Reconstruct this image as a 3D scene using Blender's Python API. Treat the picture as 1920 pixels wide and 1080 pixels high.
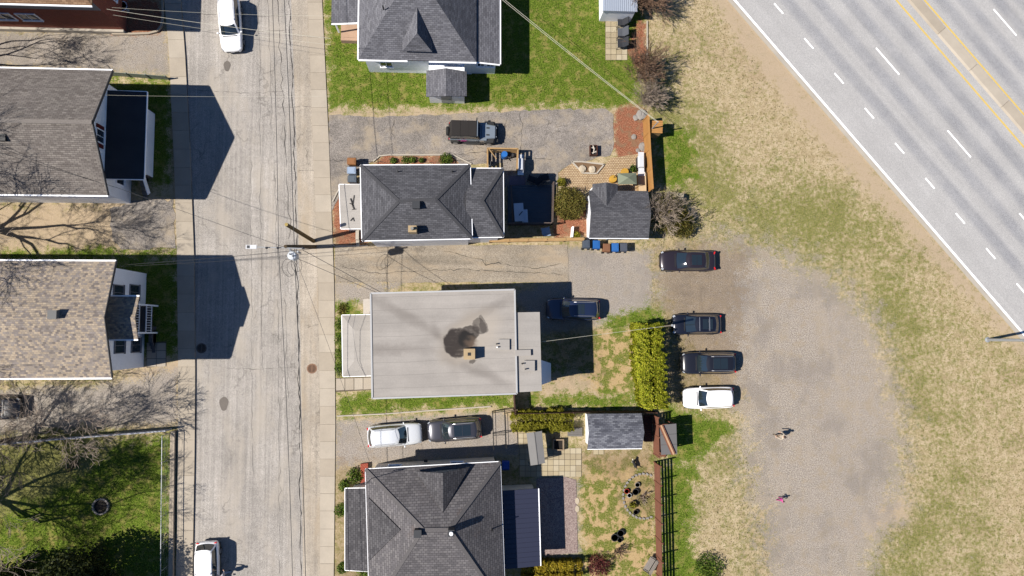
import bpy, math, random
import numpy as np
from mathutils import Vector, Matrix, Quaternion
random.seed(7); np.random.seed(7)
for o in list(bpy.data.objects): bpy.data.objects.remove(o, do_unlink=True)
SC = bpy.context.scene
COL = SC.collection

# ------------------------------------------------------------------ camera
HC, FPX = 58.2, 1280.0
NAD = (880.0, 623.0)                       # where straight-down meets the picture
cam_d = bpy.data.cameras.new('camera'); cam = bpy.data.objects.new('camera', cam_d); COL.objects.link(cam)
cam_d.sensor_width = 36.0; cam_d.lens = 36.0*FPX/1920.0; cam_d.clip_end = 3000
v_n = Vector((NAD[0]-960, 540-NAD[1], -FPX)).normalized()
QC = v_n.rotation_difference(Vector((0, 0, -1)))
cam.rotation_mode = 'QUATERNION'; cam.rotation_quaternion = QC; cam.location = (0, 0, HC)
SC.camera = cam
# ------------------------------------------------------------------ sky, sun, exposure
ELEV = math.radians(48.6); SDIR = math.radians(11.0)      # shadows run towards +x, a little +y
w = bpy.data.worlds.new('World'); SC.world = w; w.use_nodes = True
nt = w.node_tree; nt.nodes.clear()
sky = nt.nodes.new('ShaderNodeTexSky'); sky.sky_type = 'NISHITA'; sky.sun_disc = False
sky.sun_elevation = ELEV; sky.air_density = 1.0; sky.dust_density = 0.0; sky.ozone_density = 10.0
sun_from = Vector((-math.cos(SDIR), -math.sin(SDIR), 0))   # horizontal direction towards the sun
sky.sun_rotation = math.atan2(sun_from.x, sun_from.y)
bg = nt.nodes.new('ShaderNodeBackground'); bg.inputs[1].default_value = 0.055
wo = nt.nodes.new('ShaderNodeOutputWorld')
nt.links.new(sky.outputs[0], bg.inputs[0]); nt.links.new(bg.outputs[0], wo.inputs[0])
sd = bpy.data.lights.new('sun', 'SUN'); sd.energy = 4.8; sd.angle = math.radians(0.53); sd.color = (1.0, 0.94, 0.86)
so = bpy.data.objects.new('sun', sd); COL.objects.link(so); so.location = (-60, -12, 70)
to_sun = Vector((sun_from.x*math.cos(ELEV), sun_from.y*math.cos(ELEV), math.sin(ELEV)))
so.rotation_mode = 'QUATERNION'; so.rotation_quaternion = to_sun.to_track_quat('Z', 'Y')
SC.view_settings.view_transform = 'Standard'; SC.view_settings.look = 'None'
SC.view_settings.exposure = 0.88; SC.view_settings.gamma = 1.0
GAIN = 2.0      # picture value of a sunlit flat surface / its albedo

# ------------------------------------------------------------------ coordinates
def G(px, py, h=0.0):
    "point of the place at height h that is seen at photograph pixel (px,py)"
    r = QC @ Vector((px-960, 540-py, -FPX)); t = (h-HC)/r.z
    return Vector((r.x*t, r.y*t, h))
def GS(pts, h=0.0): return [G(p[0], p[1], p[2] if len(p) > 2 else h) for p in pts]

# ------------------------------------------------------------------ mesh builder
ORG = {}
class M:
    def __init__(s): s.v = []; s.f = []; s.uv = {}; s.mi = {}; s.cur = 0
    def face(s, pts, uv=None):
        b = len(s.v); s.v += [tuple(p) for p in pts]; s.f.append(tuple(range(b, b+len(pts))))
        if uv: s.uv[len(s.f)-1] = uv
        if s.cur: s.mi[len(s.f)-1] = s.cur
    def hexa(s, lo, hi):
        n = len(lo); b = len(s.v); s.v += [tuple(p) for p in lo]+[tuple(p) for p in hi]; k = len(s.f)
        s.f.append(tuple(b+i for i in reversed(range(n)))); s.f.append(tuple(b+n+i for i in range(n)))
        for i in range(n):
            j = (i+1) % n; s.f.append((b+i, b+j, b+n+j, b+n+i))
        if s.cur:
            for q in range(k, len(s.f)): s.mi[q] = s.cur
    def box(s, c, d, rz=0.0, ry=0.0, rx=0.0):
        R = Matrix.Rotation(rz, 3, 'Z') @ Matrix.Rotation(ry, 3, 'Y') @ Matrix.Rotation(rx, 3, 'X'); c = Vector(c)
        q = [(-.5, -.5), (.5, -.5), (.5, .5), (-.5, .5)]
        s.hexa([c+R @ Vector((a*d[0], b*d[1], -.5*d[2])) for a, b in q], [c+R @ Vector((a*d[0], b*d[1], .5*d[2])) for a, b in q])
    def prism(s, poly, z0, z1):
        a = sum(poly[i][0]*poly[(i+1) % len(poly)][1]-poly[(i+1) % len(poly)][0]*poly[i][1] for i in range(len(poly)))
        if a < 0: poly = poly[::-1]
        s.hexa([(p[0], p[1], z0) for p in poly], [(p[0], p[1], z1) for p in poly])
    def beam(s, p, q, wd, ht, up=(0, 0, 1)):
        p = Vector(p); q = Vector(q); d = (q-p).normalized(); u = Vector(up)
        if abs(d.dot(u)) > .98: u = Vector((0, 1, 0))
        sd_ = d.cross(u).normalized(); u = sd_.cross(d).normalized()
        c = [sd_*(-wd/2)+u*(-ht/2), sd_*(wd/2)+u*(-ht/2), sd_*(wd/2)+u*(ht/2), sd_*(-wd/2)+u*(ht/2)]
        s.hexa([p+x for x in c][::-1], [q+x for x in c][::-1])
    def tube(s, pts, rad, n=6, cap=True):
        pts = [Vector(p) for p in pts]
        if not isinstance(rad, (list, tuple)): rad = [rad]*len(pts)
        b = len(s.v)
        for i, p in enumerate(pts):
            d = (pts[min(i+1, len(pts)-1)]-pts[max(i-1, 0)])
            d = d.normalized() if d.length > 1e-9 else Vector((0, 0, 1))
            u = Vector((0, 0, 1)) if abs(d.z) < .9 else Vector((1, 0, 0))
            a = d.cross(u).normalized(); c = d.cross(a)
            for k in range(n):
                t = 2*math.pi*k/n; s.v.append(tuple(p+(a*math.cos(t)+c*math.sin(t))*rad[i]))
        k0 = len(s.f)
        for i in range(len(pts)-1):
            for k in range(n):
                k2 = (k+1) % n; s.f.append((b+i*n+k, b+i*n+k2, b+(i+1)*n+k2, b+(i+1)*n+k))
        if cap:
            s.f.append(tuple(b+k for k in reversed(range(n)))); e = b+(len(pts)-1)*n; s.f.append(tuple(e+k for k in range(n)))
        if s.cur:
            for q in range(k0, len(s.f)): s.mi[q] = s.cur
    def cyl(s, c, r, h, n=16, r2=None):
        c = Vector(c); s.tube([c, c+Vector((0, 0, h))], [r, r if r2 is None else r2], n)
    def lathe(s, c, prof, n=16):
        c = Vector(c); s.tube([c+Vector((0, 0, z)) for r, z in prof], [r for r, z in prof], n)
    def slab(s, pts, th=.1, eave=None):
        "roof plane: top face with uv in metres (u along the eave), closed underneath"
        pts = [Vector(p) for p in pts]; n = Vector((0, 0, 0))
        for i in range(len(pts)): n += pts[i].cross(pts[(i+1) % len(pts)])
        if n.z < 0: pts = pts[::-1]; n = -n
        n.normalize(); e = Vector(eave) if eave is not None else Vector((0, 0, 1)).cross(n)
        if e.length < 1e-3: e = Vector((1, 0, 0))
        e = (e-n*e.dot(n)).normalized(); u2 = n.cross(e)
        s.face(pts, [(p.dot(e), p.dot(u2)) for p in pts]); k = len(pts); b = len(s.v)-k
        lo = [p-Vector((0, 0, th)) for p in pts]; s.v += [tuple(p) for p in lo]
        s.f.append(tuple(b+k+i for i in reversed(range(k))))
        for i in range(k):
            j = (i+1) % k; s.f.append((b+i, b+k+i, b+k+j, b+j))
    def build(s, name, mat, parent=None, loc=None, smooth=False, props=None):
        if parent is not None: org = ORG[parent]
        else: org = Vector(loc) if loc is not None else Vector((0, 0, 0))
        me = bpy.data.meshes.new(name); a = np.array(s.v, dtype=float)-np.array(org)
        me.from_pydata(a.tolist(), [], s.f)
        mats = mat if isinstance(mat, (list, tuple)) else [mat]
        for m in mats: me.materials.append(m)
        if s.uv:
            ul = me.uv_layers.new(name='UVMap')
            for fi, uv in s.uv.items():
                st = me.polygons[fi].loop_start
                for i, q in enumerate(uv): ul.data[st+i].uv = q
        for fi, m in s.mi.items(): me.polygons[fi].material_index = m
        if smooth:
            for p in me.polygons: p.use_smooth = True
        me.update(); o = bpy.data.objects.new(name, me); COL.objects.link(o); ORG[o] = org.copy()
        if parent is not None: o.parent = parent
        else: o.location = org
        if props:
            for k_, v_ in props.items(): o[k_] = v_
        return o
def tag(o, label, cat, group=None):
    o['label'] = label; o['category'] = cat
    if group: o['group'] = group
    return o
def thing(name, label, cat, loc=(0, 0, 0), group=None):
    o = bpy.data.objects.new(name, None); COL.objects.link(o); o.empty_display_size = .2
    o.location = Vector(loc); ORG[o] = Vector(loc); return tag(o, label, cat, group)
def struct(o): o['kind'] = 'structure'; return o

# ------------------------------------------------------------------ materials
def lin(c): c /= 255.0; return c/12.92 if c <= .04045 else ((c+.055)/1.055)**2.4
def C(r, g, b, k=1.0):
    "albedo whose sunlit flat picture colour is r,g,b"
    return tuple(min(.85, lin(x)*k/GAIN) for x in (r, g, b))+(1,)
class N:
    def __init__(s, name):
        s.m = bpy.data.materials.new(name); s.m.use_nodes = True; s.t = s.m.node_tree; s.t.nodes.clear()
        s.out = s.n('ShaderNodeOutputMaterial'); s.b = s.n('ShaderNodeBsdfPrincipled'); s.l(s.b.outputs[0], s.out.inputs[0])
        s._pos = None
    def n(s, t, **kw):
        x = s.t.nodes.new(t)
        for k, v in kw.items(): setattr(x, k, v)
        return x
    def l(s, a, b): s.t.links.new(a, b)
    def put(s, sock, v):
        if hasattr(v, 'is_linked') or hasattr(v, 'links'): s.l(v, sock)
        else: sock.default_value = v
    def pos(s):
        if s._pos is None: s._pos = s.n('ShaderNodeNewGeometry').outputs['Position']
        return s._pos
    def uvc(s): return s.n('ShaderNodeTexCoord').outputs['UV']
    def mapv(s, v, sc=(1, 1, 1), rz=0.0, loc=(0, 0, 0)):
        x = s.n('ShaderNodeMapping'); s.l(v, x.inputs[0]); x.inputs['Scale'].default_value = sc; x.inputs['Rotation'].default_value = (0, 0, rz); x.inputs['Location'].default_value = loc
        return x.outputs[0]
    def noise(s, sc, det=4, rough=.6, vec=None, dist=0.0):
        x = s.n('ShaderNodeTexNoise'); s.l(vec if vec is not None else s.pos(), x.inputs['Vector'])
        x.inputs['Scale'].default_value = sc; x.inputs['Detail'].default_value = det; x.inputs['Roughness'].default_value = rough; x.inputs['Distortion'].default_value = dist
        return x.outputs['Fac']
    def rng(s, v, a, b, c=0.0, d=1.0, smooth=True):
        x = s.n('ShaderNodeMapRange'); x.interpolation_type = 'SMOOTHSTEP' if smooth else 'LINEAR'
        s.put(x.inputs[0], v)
        for i, q in enumerate((a, b, c, d)): x.inputs[1+i].default_value = q
        return x.outputs[0]
    def mix(s, f, a, b, mode='MIX'):
        x = s.n('ShaderNodeMix', data_type='RGBA', blend_type=mode); s.put(x.inputs[0], f); s.put(x.inputs[6], a); s.put(x.inputs[7], b)
        return x.outputs[2]
    def math(s, op, a, b=0.0):
        x = s.n('ShaderNodeMath', operation=op); s.put(x.inputs[0], a); s.put(x.inputs[1], b); return x.outputs[0]
    def attr(s, name): return s.n('ShaderNodeAttribute', attribute_name=name).outputs['Fac']
    def ramp(s, f, stops, const=False):
        x = s.n('ShaderNodeValToRGB'); s.put(x.inputs[0], f); r = x.color_ramp
        if const: r.interpolation = 'CONSTANT'
        while len(r.elements) < len(stops): r.elements.new(.5)
        for e, (p, c) in zip(r.elements, stops): e.position = p; e.color = c
        return x.outputs[0]
    def voro(s, sc, vec=None, feature='DISTANCE_TO_EDGE', out='Distance'):
        x = s.n('ShaderNodeTexVoronoi', feature=feature); s.l(vec if vec is not None else s.pos(), x.inputs['Vector']); x.inputs['Scale'].default_value = sc
        return x.outputs[out]
    def bump(s, h, st=.3, dist=.02):
        x = s.n('ShaderNodeBump'); x.inputs['Strength'].default_value = st; x.inputs['Distance'].default_value = dist; s.put(x.inputs['Height'], h)
        s.l(x.outputs[0], s.b.inputs['Normal']); return x
    def fin(s, col, rough=.85, spec=.3, metal=0.0):
        s.put(s.b.inputs['Base Color'], col); s.put(s.b.inputs['Roughness'], rough); s.b.inputs['Specular IOR Level'].default_value = spec; s.b.inputs['Metallic'].default_value = metal
        return s.m
def gray(v): return (v, v, v, 1)
def vary(n, col, big=.25, fine=.25, sb=.8, sf=18.0):
    f = n.noise(sb, 5, .65); g = n.noise(sf, 3, .7)
    c = n.mix(1.0, col, n.ramp(f, [(.25, gray(1-big)), (.75, gray(1+big*.6))]), 'MULTIPLY')
    return n.mix(1.0, c, n.ramp(g, [(.2, gray(1-fine)), (.8, gray(1+fine*.6))]), 'MULTIPLY')
MATS = {}
def simple(name, col, rough=.8, big=.18, fine=.18, sb=.9, sf=20., spec=.3, metal=0., bump=.0):
    if name in MATS: return MATS[name]
    n = N(name); c = vary(n, col, big, fine, sb, sf)
    if bump: n.bump(n.noise(sf, 3), bump, .02)
    MATS[name] = n.fin(c, rough, spec, metal); return MATS[name]
def plain(name, col, rough=.5, spec=.5, metal=0., coat=0.):
    if name in MATS: return MATS[name]
    n = N(name); n.b.inputs['Coat Weight'].default_value = coat; n.b.inputs['Coat Roughness'].default_value = .04
    MATS[name] = n.fin(col, rough, spec, metal); return MATS[name]
def shingle(name, stops, tw=.32, th=.145, gap=.012, gapc=.45, big=.15, stain=None, bump=.6):
    n = N(name); uv = n.uvc(); b = n.n('ShaderNodeTexBrick'); n.l(uv, b.inputs['Vector'])
    b.inputs['Color1'].default_value = gray(0); b.inputs['Color2'].default_value = gray(1); b.inputs['Mortar'].default_value = gray(.5)
    b.inputs['Scale'].default_value = 1.0; b.inputs['Mortar Size'].default_value = gap; b.inputs['Mortar Smooth'].default_value = .3; b.inputs['Bias'].default_value = 0.0
    b.inputs['Brick Width'].default_value = tw; b.inputs['Row Height'].default_value = th; b.offset = .5; b.offset_frequency = 2
    c = n.ramp(b.outputs['Color'], stops)
    c = n.mix(b.outputs['Fac'], c, n.mix(1.0, c, gray(gapc), 'MULTIPLY'))
    wob = n.noise(.55, 5, .65); c = n.mix(1.0, c, n.ramp(wob, [(.25, gray(1-big)), (.75, gray(1+big*.7))]), 'MULTIPLY')
    c = n.mix(1.0, c, n.ramp(n.noise(26, 2, .7), [(.2, gray(.82)), (.8, gray(1.14))]), 'MULTIPLY')
    # long runs of one batch of shingles, row by row
    rows = n.noise(1.0, 2, .6, n.mapv(uv, (.5, 5.0, 1))); c = n.mix(1.0, c, n.ramp(rows, [(.3, gray(.86)), (.7, gray(1.1))]), 'MULTIPLY')
    if stain: c = n.mix(n.rng(n.noise(.32, 5, .6), .58, .75), c, stain)
    # saw-tooth lap relief down the slope
    sx = n.n('ShaderNodeSeparateXYZ'); n.l(uv, sx.inputs[0]); saw = n.math('FRACT', n.math('DIVIDE', sx.outputs[1], th))
    n.bump(n.math('ADD', n.math('MULTIPLY', saw, -.6), n.math('MULTIPLY', b.outputs['Fac'], -.8)), bump, .012)
    return n.fin(c, .9, .15)
def siding(name, col, pitch=.11, vertical=False):
    n = N(name); sx = n.n('ShaderNodeSeparateXYZ'); n.l(n.pos(), sx.inputs[0])
    z = n.math('ADD', sx.outputs[0], sx.outputs[1]) if vertical else sx.outputs[2]
    saw = n.math('FRACT', n.math('DIVIDE', z, pitch)); line = n.rng(saw, .0, .14, .62, 1.0)
    c = n.mix(1.0, vary(n, col, .08, .08, .6, 9.), line, 'MULTIPLY'); n.bump(saw, .5, .015)
    return n.fin(c, .6, .3)
# ================================================================== GROUND
Z_ = {}
Z_['lush'] = [
 [(606,-60),(1206,-60),(1208,30),(1206,110),(1196,190),(1160,206),(1100,203),(980,202),(860,204),(700,207),(614,203)],
 [(630,737),(700,737),(700,730),(962,730),(960,762),(800,772),(632,782)],
 [(629,572),(672,566),(690,600),(690,705),(628,705)],
 [(215,835),(320,812),(320,1120),(-60,1120),(-60,985),(90,930),(170,880)],
 [(-60,470),(331,467),(332,487),(-60,492)], [(205,145),(319,152),(319,340),(205,340)], [(205,490),(334,488),(334,660),(205,660)],
 [(1238,872),(1300,862),(1318,900),(1298,908),(1302,1040),(1345,1065),(1352,1110),(1238,1110)],
 [(1246,752),(1292,772),(1382,792),(1335,850),(1300,866),(1246,872)],
 [(992,743),(1196,738),(1204,768),(990,768)], [(1130,600),(1215,572),(1250,590),(1252,612),(1130,622)],
 [(1236,232),(1300,250),(1310,330),(1250,360),(1236,330)]]
Z_['gravel'] = [
 [(1222,515),(1250,468),(1380,446),(1480,482),(1560,520),(1640,600),(1662,680),(1694,800),(1690,925),(1652,1000),(1622,1120),(1448,1120),(1424,960),(1402,880),(1392,800),(1376,740),(1330,700),(1290,640),(1255,600),(1228,560)]]
Z_['drive_gravel'] = [
 [(1062,466),(1222,470),(1224,585),(1190,596),(1130,612),(1010,625),(960,545),(1062,528)],
 [(-60,62),(312,58),(318,140),(160,134),(-60,120)], [(-60,735),(200,722),(336,690),(336,795),(120,806),(-60,818)],
 [(628,528),(760,528),(700,560),(690,575),(640,570),(628,560)], [(628,786),(940,772),(990,850),(690,872),(628,880)],
 [(1010,898),(1060,895),(1080,900),(1084,1036),(1020,1040)]]
Z_['bare'] = [
 [(1325,-60),(1372,-10),(1500,150),(1640,315),(1760,455),(1900,622),(1990,730),(1990,690),(1945,690),(1860,600),(1740,480),(1600,330),(1480,205),(1380,70),(1300,-60)],
 [(1560,1000),(1660,930),(1712,940),(1700,985),(1640,1000),(1600,1030)],
 [(-60,385),(200,382),(327,373),(331,468),(-60,470)], [(225,690),(336,676),(336,700),(250,712)],
 [(1015,715),(1060,690),(1100,700),(1120,740),(1060,745),(1015,742)], [(616,204),(860,205),(1150,204),(1150,214),(616,216)],
 [(628,830),(800,822),(900,838),(700,862),(630,868)], [(925,775),(965,775),(965,838),(925,840)],
 [(690,790),(925,768),(925,782),(700,800)]]
Z_['mulch'] = [
 [(1152,205),(1180,196),(1216,205),(1210,300),(1160,298),(1150,270)], [(622,375),(640,345),(690,345),(690,460),(626,460)],
 [(1046,385),(1100,372),(1102,446),(1040,446)], [(705,300),(720,291),(850,291),(862,308),(700,312)], [(205,0),(300,0),(308,50),(296,64),(210,64)],
 [(1172,98),(1196,40),(1212,45),(1212,130),(1196,130)]]
Z_['soil'] = [
 [(1090,846),(1224,838),(1226,890),(1190,888),(1150,895),(1110,880)], [(1165,898),(1228,896),(1232,965),(1180,965),(1165,930)],
 [(628,870),(690,872),(690,1120),(628,1120)], [(1236,470),(1320,452),(1400,470),(1390,560),(1380,740),(1262,745),(1250,690),(1262,600),(1236,590)],
 [(1030,612),(1110,600),(1120,700),(1040,700)]]
Z_['straw'] = [[(1075,850),(1230,850),(1236,1120),(1060,1120),(1084,1030),(1080,895),(1092,880)], [(1040,612),(1195,605),(1196,745),(1000,745),(1010,700)]]
def seg_sdf(P, poly):
    Q = np.array([(p.x, p.y) for p in GS(poly)]); n = len(Q); d = np.full(len(P), 1e9); ins = np.zeros(len(P), bool)
    for i in range(n):
        a = Q[i]; b = Q[(i+1) % n]; e = b-a; t = np.clip(((P-a) @ e)/(e @ e+1e-12), 0, 1)
        d = np.minimum(d, np.hypot(*(P-a-t[:, None]*e).T)); c = (a[1] > P[:, 1]) != (b[1] > P[:, 1])
        with np.errstate(divide='ignore', invalid='ignore'):
            xx = (b[0]-a[0])*(P[:, 1]-a[1])/(b[1]-a[1]+1e-12)+a[0]
        ins ^= c & (P[:, 0] < xx)
    return np.where(ins, d, -d)
def zone(P, name):
    r = np.full(len(P), -3.0)
    for poly in Z_[name]: r = np.maximum(r, seg_sdf(P, poly))
    return np.clip(r, -3, 3)
BLOBS = [(1290,290,80,.8),(1380,400,90,.7),(1500,420,60,.8),(1560,470,60,.7),(1620,400,55,.6),(1650,560,45,.8),(1700,625,60,.6),(1720,840,90,.5),(1740,1000,110,.35),
 (1660,1060,60,.8),(1850,1050,100,.3),(1310,830,70,.8),(1250,600,60,.9),(1270,210,70,.6),(1600,250,60,-.8),(1420,130,110,-.6),(1850,850,120,-.3),(1440,230,90,-.3),
 (60,900,90,1.3),(150,860,70,1.1),(100,1000,90,1.2),(1150,940,40,.6),(1190,1010,45,.8),(1120,1030,50,.5),(1420,700,60,-.2),(1780,720,60,.3)]
gx = np.concatenate([[-900, -300, -110, -70], np.arange(-52, 60.01, .22), [75, 115, 300, 900]])
gy = np.concatenate([[-900, -300, -100, -50], np.arange(-30, 40.01, .22), [55, 100, 300, 900]])
XX, YY = np.meshgrid(gx, gy); PG = np.stack([XX.ravel(), YY.ravel()], 1); nx, ny = len(gx), len(gy)
def make_ground():
    me = bpy.data.meshes.new('ground'); idx = np.arange(nx*ny).reshape(ny, nx)
    q = np.stack([idx[:-1, :-1], idx[:-1, 1:], idx[1:, 1:], idx[1:, :-1]], -1).reshape(-1, 4)
    me.vertices.add(nx*ny); co = np.zeros((nx*ny, 3)); co[:, :2] = PG; me.vertices.foreach_set('co', co.ravel())
    me.loops.add(q.size); me.loops.foreach_set('vertex_index', q.ravel().astype(np.int32)); me.polygons.add(len(q))
    me.polygons.foreach_set('loop_start', (np.arange(len(q))*4).astype(np.int32)); me.update(calc_edges=True)
    for k in Z_:
        a = me.attributes.new(k, 'FLOAT', 'POINT'); a.data.foreach_set('value', zone(PG, k).astype(np.float32))
    gr = np.zeros(len(PG))
    for bx_, by_, r, s in BLOBS:
        c = G(bx_, by_); gr += s*np.exp(-((PG[:, 0]-c.x)**2+(PG[:, 1]-c.y)**2)/(2*(r/22.)**2))
    a = me.attributes.new('green', 'FLOAT', 'POINT'); a.data.foreach_set('value', gr.astype(np.float32))
    o = bpy.data.objects.new('ground', me); COL.objects.link(o); struct(o); return o
n = N('ground_surface')
nb = n.noise(.22, 5, .6); nm = n.noise(1.3, 6, .68); nf = n.noise(9.5, 4, .75); ng = n.noise(11., 3, .85); nw = n.noise(.9, 6, .7, n.mapv(n.pos(), loc=(31, 17, 0)))
nc = n.noise(3.2, 5, .72, n.mapv(n.pos(), loc=(7, 3, 0)))
dry = n.ramp(nm, [(.34, C(186,166,130)), (.5, C(210,190,153)), (.66, C(226,206,172))])
dry = n.mix(n.rng(nc, .5, .62, 0, .75), dry, C(178,158,118)); dry = n.mix(n.rng(nf, .52, .64, 0, .8), dry, C(150,130,96)); dry = n.mix(n.rng(nb, .53, .64, 0, .55), dry, C(196,172,142))
olive = n.ramp(nf, [(.36, C(76,92,30)), (.5, C(128,134,60)), (.64, C(176,168,100))])
gsum = n.math('ADD', n.math('ADD', n.attr('green'), n.math('MULTIPLY', n.math('SUBTRACT', nw, .5), 4.5)), n.math('MULTIPLY', n.math('SUBTRACT', nf, .5), 4.0))
gsum = n.math('ADD', n.math('ADD', gsum, n.math('MULTIPLY', n.math('SUBTRACT', nc, .485), 6.5)), n.math('MULTIPLY', n.math('SUBTRACT', nb, .485), 3.5))
col = n.mix(n.math('MULTIPLY', n.rng(gsum, -.5, 1.7), .85), dry, olive)
def zmix(col, name, new, amp=1.0, w_=.15, src=None, strength=1.0):
    f = n.math('ADD', n.attr(name), n.math('MULTIPLY', n.math('SUBTRACT', src if src is not None else nw, .5), amp*4.0))
    f = n.math('ADD', f, n.math('MULTIPLY', n.math('SUBTRACT', nf, .5), amp*3.0)); f = n.math('ADD', f, n.math('MULTIPLY', n.math('SUBTRACT', ng, .5), amp*2.4))
    f = n.rng(f, -w_, w_)
    if strength < 1: f = n.math('MULTIPLY', f, strength)
    return n.mix(f, col, new)
straw = n.mix(n.rng(nw, .45, .53), n.ramp(nf, [(.3, C(176,150,104)), (.7, C(228,198,150))]), olive)
col = zmix(col, 'straw', straw, 1.6, .4)
bare = n.ramp(nf, [(.25, C(178,156,128)), (.6, C(214,192,164)), (.8, C(228,206,178))])
col = zmix(col, 'bare', bare, 1.4, .5, nm, .85)
gv = n.ramp(n.noise(13., 3, .9), [(.4, C(110,102,95)), (.5, C(182,171,160)), (.6, C(232,221,209))])
gv = n.mix(n.rng(nw, .46, .64, 0, .55), gv, C(186,168,144)); gv = n.mix(n.rng(nb, .48, .62, 0, .5), gv, C(150,142,138)); gv = n.mix(n.rng(n.noise(1., 4, .6, n.mapv(n.pos(), (1.1, .12, 1), .25)), .52, .66, 0, .35), gv, C(196,182,164))
col = zmix(col, 'gravel', gv, 3.2, 1.1, nw, .92)
col = zmix(col, 'drive_gravel', n.mix(.35, gv, C(172,166,162)), .8, .3, nw, .92)
soil = n.mix(n.rng(nf, .55, .68), n.ramp(nm, [(.3, C(108,88,66)), (.7, C(156,134,108))]), C(206,180,136))
col = zmix(col, 'soil', soil, 1.8, .9, nm, .55)
lg = n.ramp(nf, [(.34, C(48,68,14)), (.47, C(92,118,30)), (.57, C(128,146,54)), (.68, C(166,166,94))])
lg = n.mix(n.rng(nm, .48, .66, 0, .8), lg, C(168,156,92)); lg = n.mix(n.rng(ng, .6, .8, 0, .6), lg, C(176,184,110))
col = zmix(col, 'lush', lg, 1.0, .2, nw)
mu = n.ramp(ng, [(.36, C(104,66,50)), (.5, C(166,106,80)), (.64, C(212,158,126))]); mu = n.mix(n.rng(nm, .47, .62, 0, .75), mu, C(150,124,98))
col = zmix(col, 'mulch', mu, .5, .12, nw)
n.bump(n.math('ADD', n.math('MULTIPLY', nf, .6), n.math('MULTIPLY', ng, .3)), .6, .06)
GROUND_MAT = n.fin(col, .95, .1)
ground = make_ground(); ground.data.materials.append(GROUND_MAT)

# ------------------------------------------------------------------ paving materials
def asphalt(name, base, dark, light, streak=None, crack=.4, csc=.35, tan=None, sx=(1, 1, 1)):
    n = N(name); v = n.pos(); big = n.noise(.25, 5, .6); g = n.noise(17., 3, .85); md = n.noise(2.2, 5, .65)
    c = n.ramp(g, [(.36, dark), (.5, base), (.64, light)])
    c = n.mix(1.0, c, n.ramp(big, [(.34, gray(.8)), (.66, gray(1.1))]), 'MULTIPLY'); c = n.mix(1.0, c, n.ramp(md, [(.3, gray(.9)), (.7, gray(1.08))]), 'MULTIPLY')
    if streak:
        s1 = n.noise(1.0, 3, .55, n.mapv(v, streak[:3], streak[3] if len(streak) > 3 else 0)); c = n.mix(1.0, c, n.ramp(s1, [(.3, gray(.8)), (.7, gray(1.14))]), 'MULTIPLY')
    if tan: c = n.mix(n.rng(n.noise(.5, 5, .65, n.mapv(v, sx)), .45, .7, 0, .75), c, tan)
    if crack:
        dv = n.n('ShaderNodeVectorMath', operation='ADD'); n.l(v, dv.inputs[0])
        nz = n.n('ShaderNodeTexNoise'); n.l(v, nz.inputs['Vector']); nz.inputs['Scale'].default_value = .9; nz.inputs['Detail'].default_value = 5
        sc = n.n('ShaderNodeVectorMath', operation='SCALE'); n.l(nz.outputs['Color'], sc.inputs[0]); sc.inputs['Scale'].default_value = 1.3; n.l(sc.outputs[0], dv.inputs[1])
        e = n.voro(csc, n.mapv(dv.outputs[0], sx)); f = n.rng(e, .002, .009, crack, 0)
        f = n.math('MULTIPLY', f, n.rng(n.noise(.3, 3), .42, .58)); c = n.mix(f, c, C(58,52,48))
    n.bump(g, .35, .01); return n.fin(c, .9, .2)
M_road = asphalt('street_asphalt', C(194,187,179), C(150,144,137), C(228,221,212), (5.0, .06, 1), .3, .2, C(204,194,180), (1, .35, 1))
M_gutter = asphalt('gutter_asphalt', C(208,196,179), C(172,160,146), C(230,218,201), (2.5, .06, 1), .4, .3, C(196,178,152), (1, .3, 1))
M_drive = asphalt('driveway_asphalt', C(164,155,147), C(112,106,102), C(204,195,184), (.5, .6, 1), .5, .3, C(190,174,150))
M_drive2 = asphalt('driveway_tan', C(178,166,149), C(134,124,112), C(210,198,180), (.06, 1.4, 1), .4, .18, C(196,176,148), (.4, 1, 1))
M_hwy = asphalt('highway_asphalt', C(190,189,190), C(160,160,163), C(214,212,210), None, .3, .16)
M_conc = simple('concrete', C(202,187,166), .85, .16, .16, .5, 22.)
M_conc2 = simple('concrete_pale', C(214,204,188), .85, .14, .14, .7, 22.)
M_white = plain('white_trim', (.8, .81, .83, 1), .5)
def wobble(pts, step=.5, amp=.06):
    out = []
    for i in range(len(pts)):
        a = Vector(pts[i]); b = Vector(pts[(i+1) % len(pts)]); k = max(1, int((b-a).length/step))
        for j in range(k):
            p = a.lerp(b, j/k); 
            if j: p = p+Vector((random.gauss(0, amp), random.gauss(0, amp), 0))
            out.append(p)
    return out
def sheet(name, pts, z, mat, amp=.0, step=.5, th=None):
    w_ = GS(pts); w_ = wobble(w_, step, amp) if amp else w_
    m = M(); a = sum(w_[i].x*w_[(i+1) % len(w_)].y-w_[(i+1) % len(w_)].x*w_[i].y for i in range(len(w_)))
    if a < 0: w_ = w_[::-1]
    m.hexa([(p.x, p.y, -.02) for p in w_], [(p.x, p.y, z) for p in w_])
    return struct(m.build(name, mat))
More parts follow.
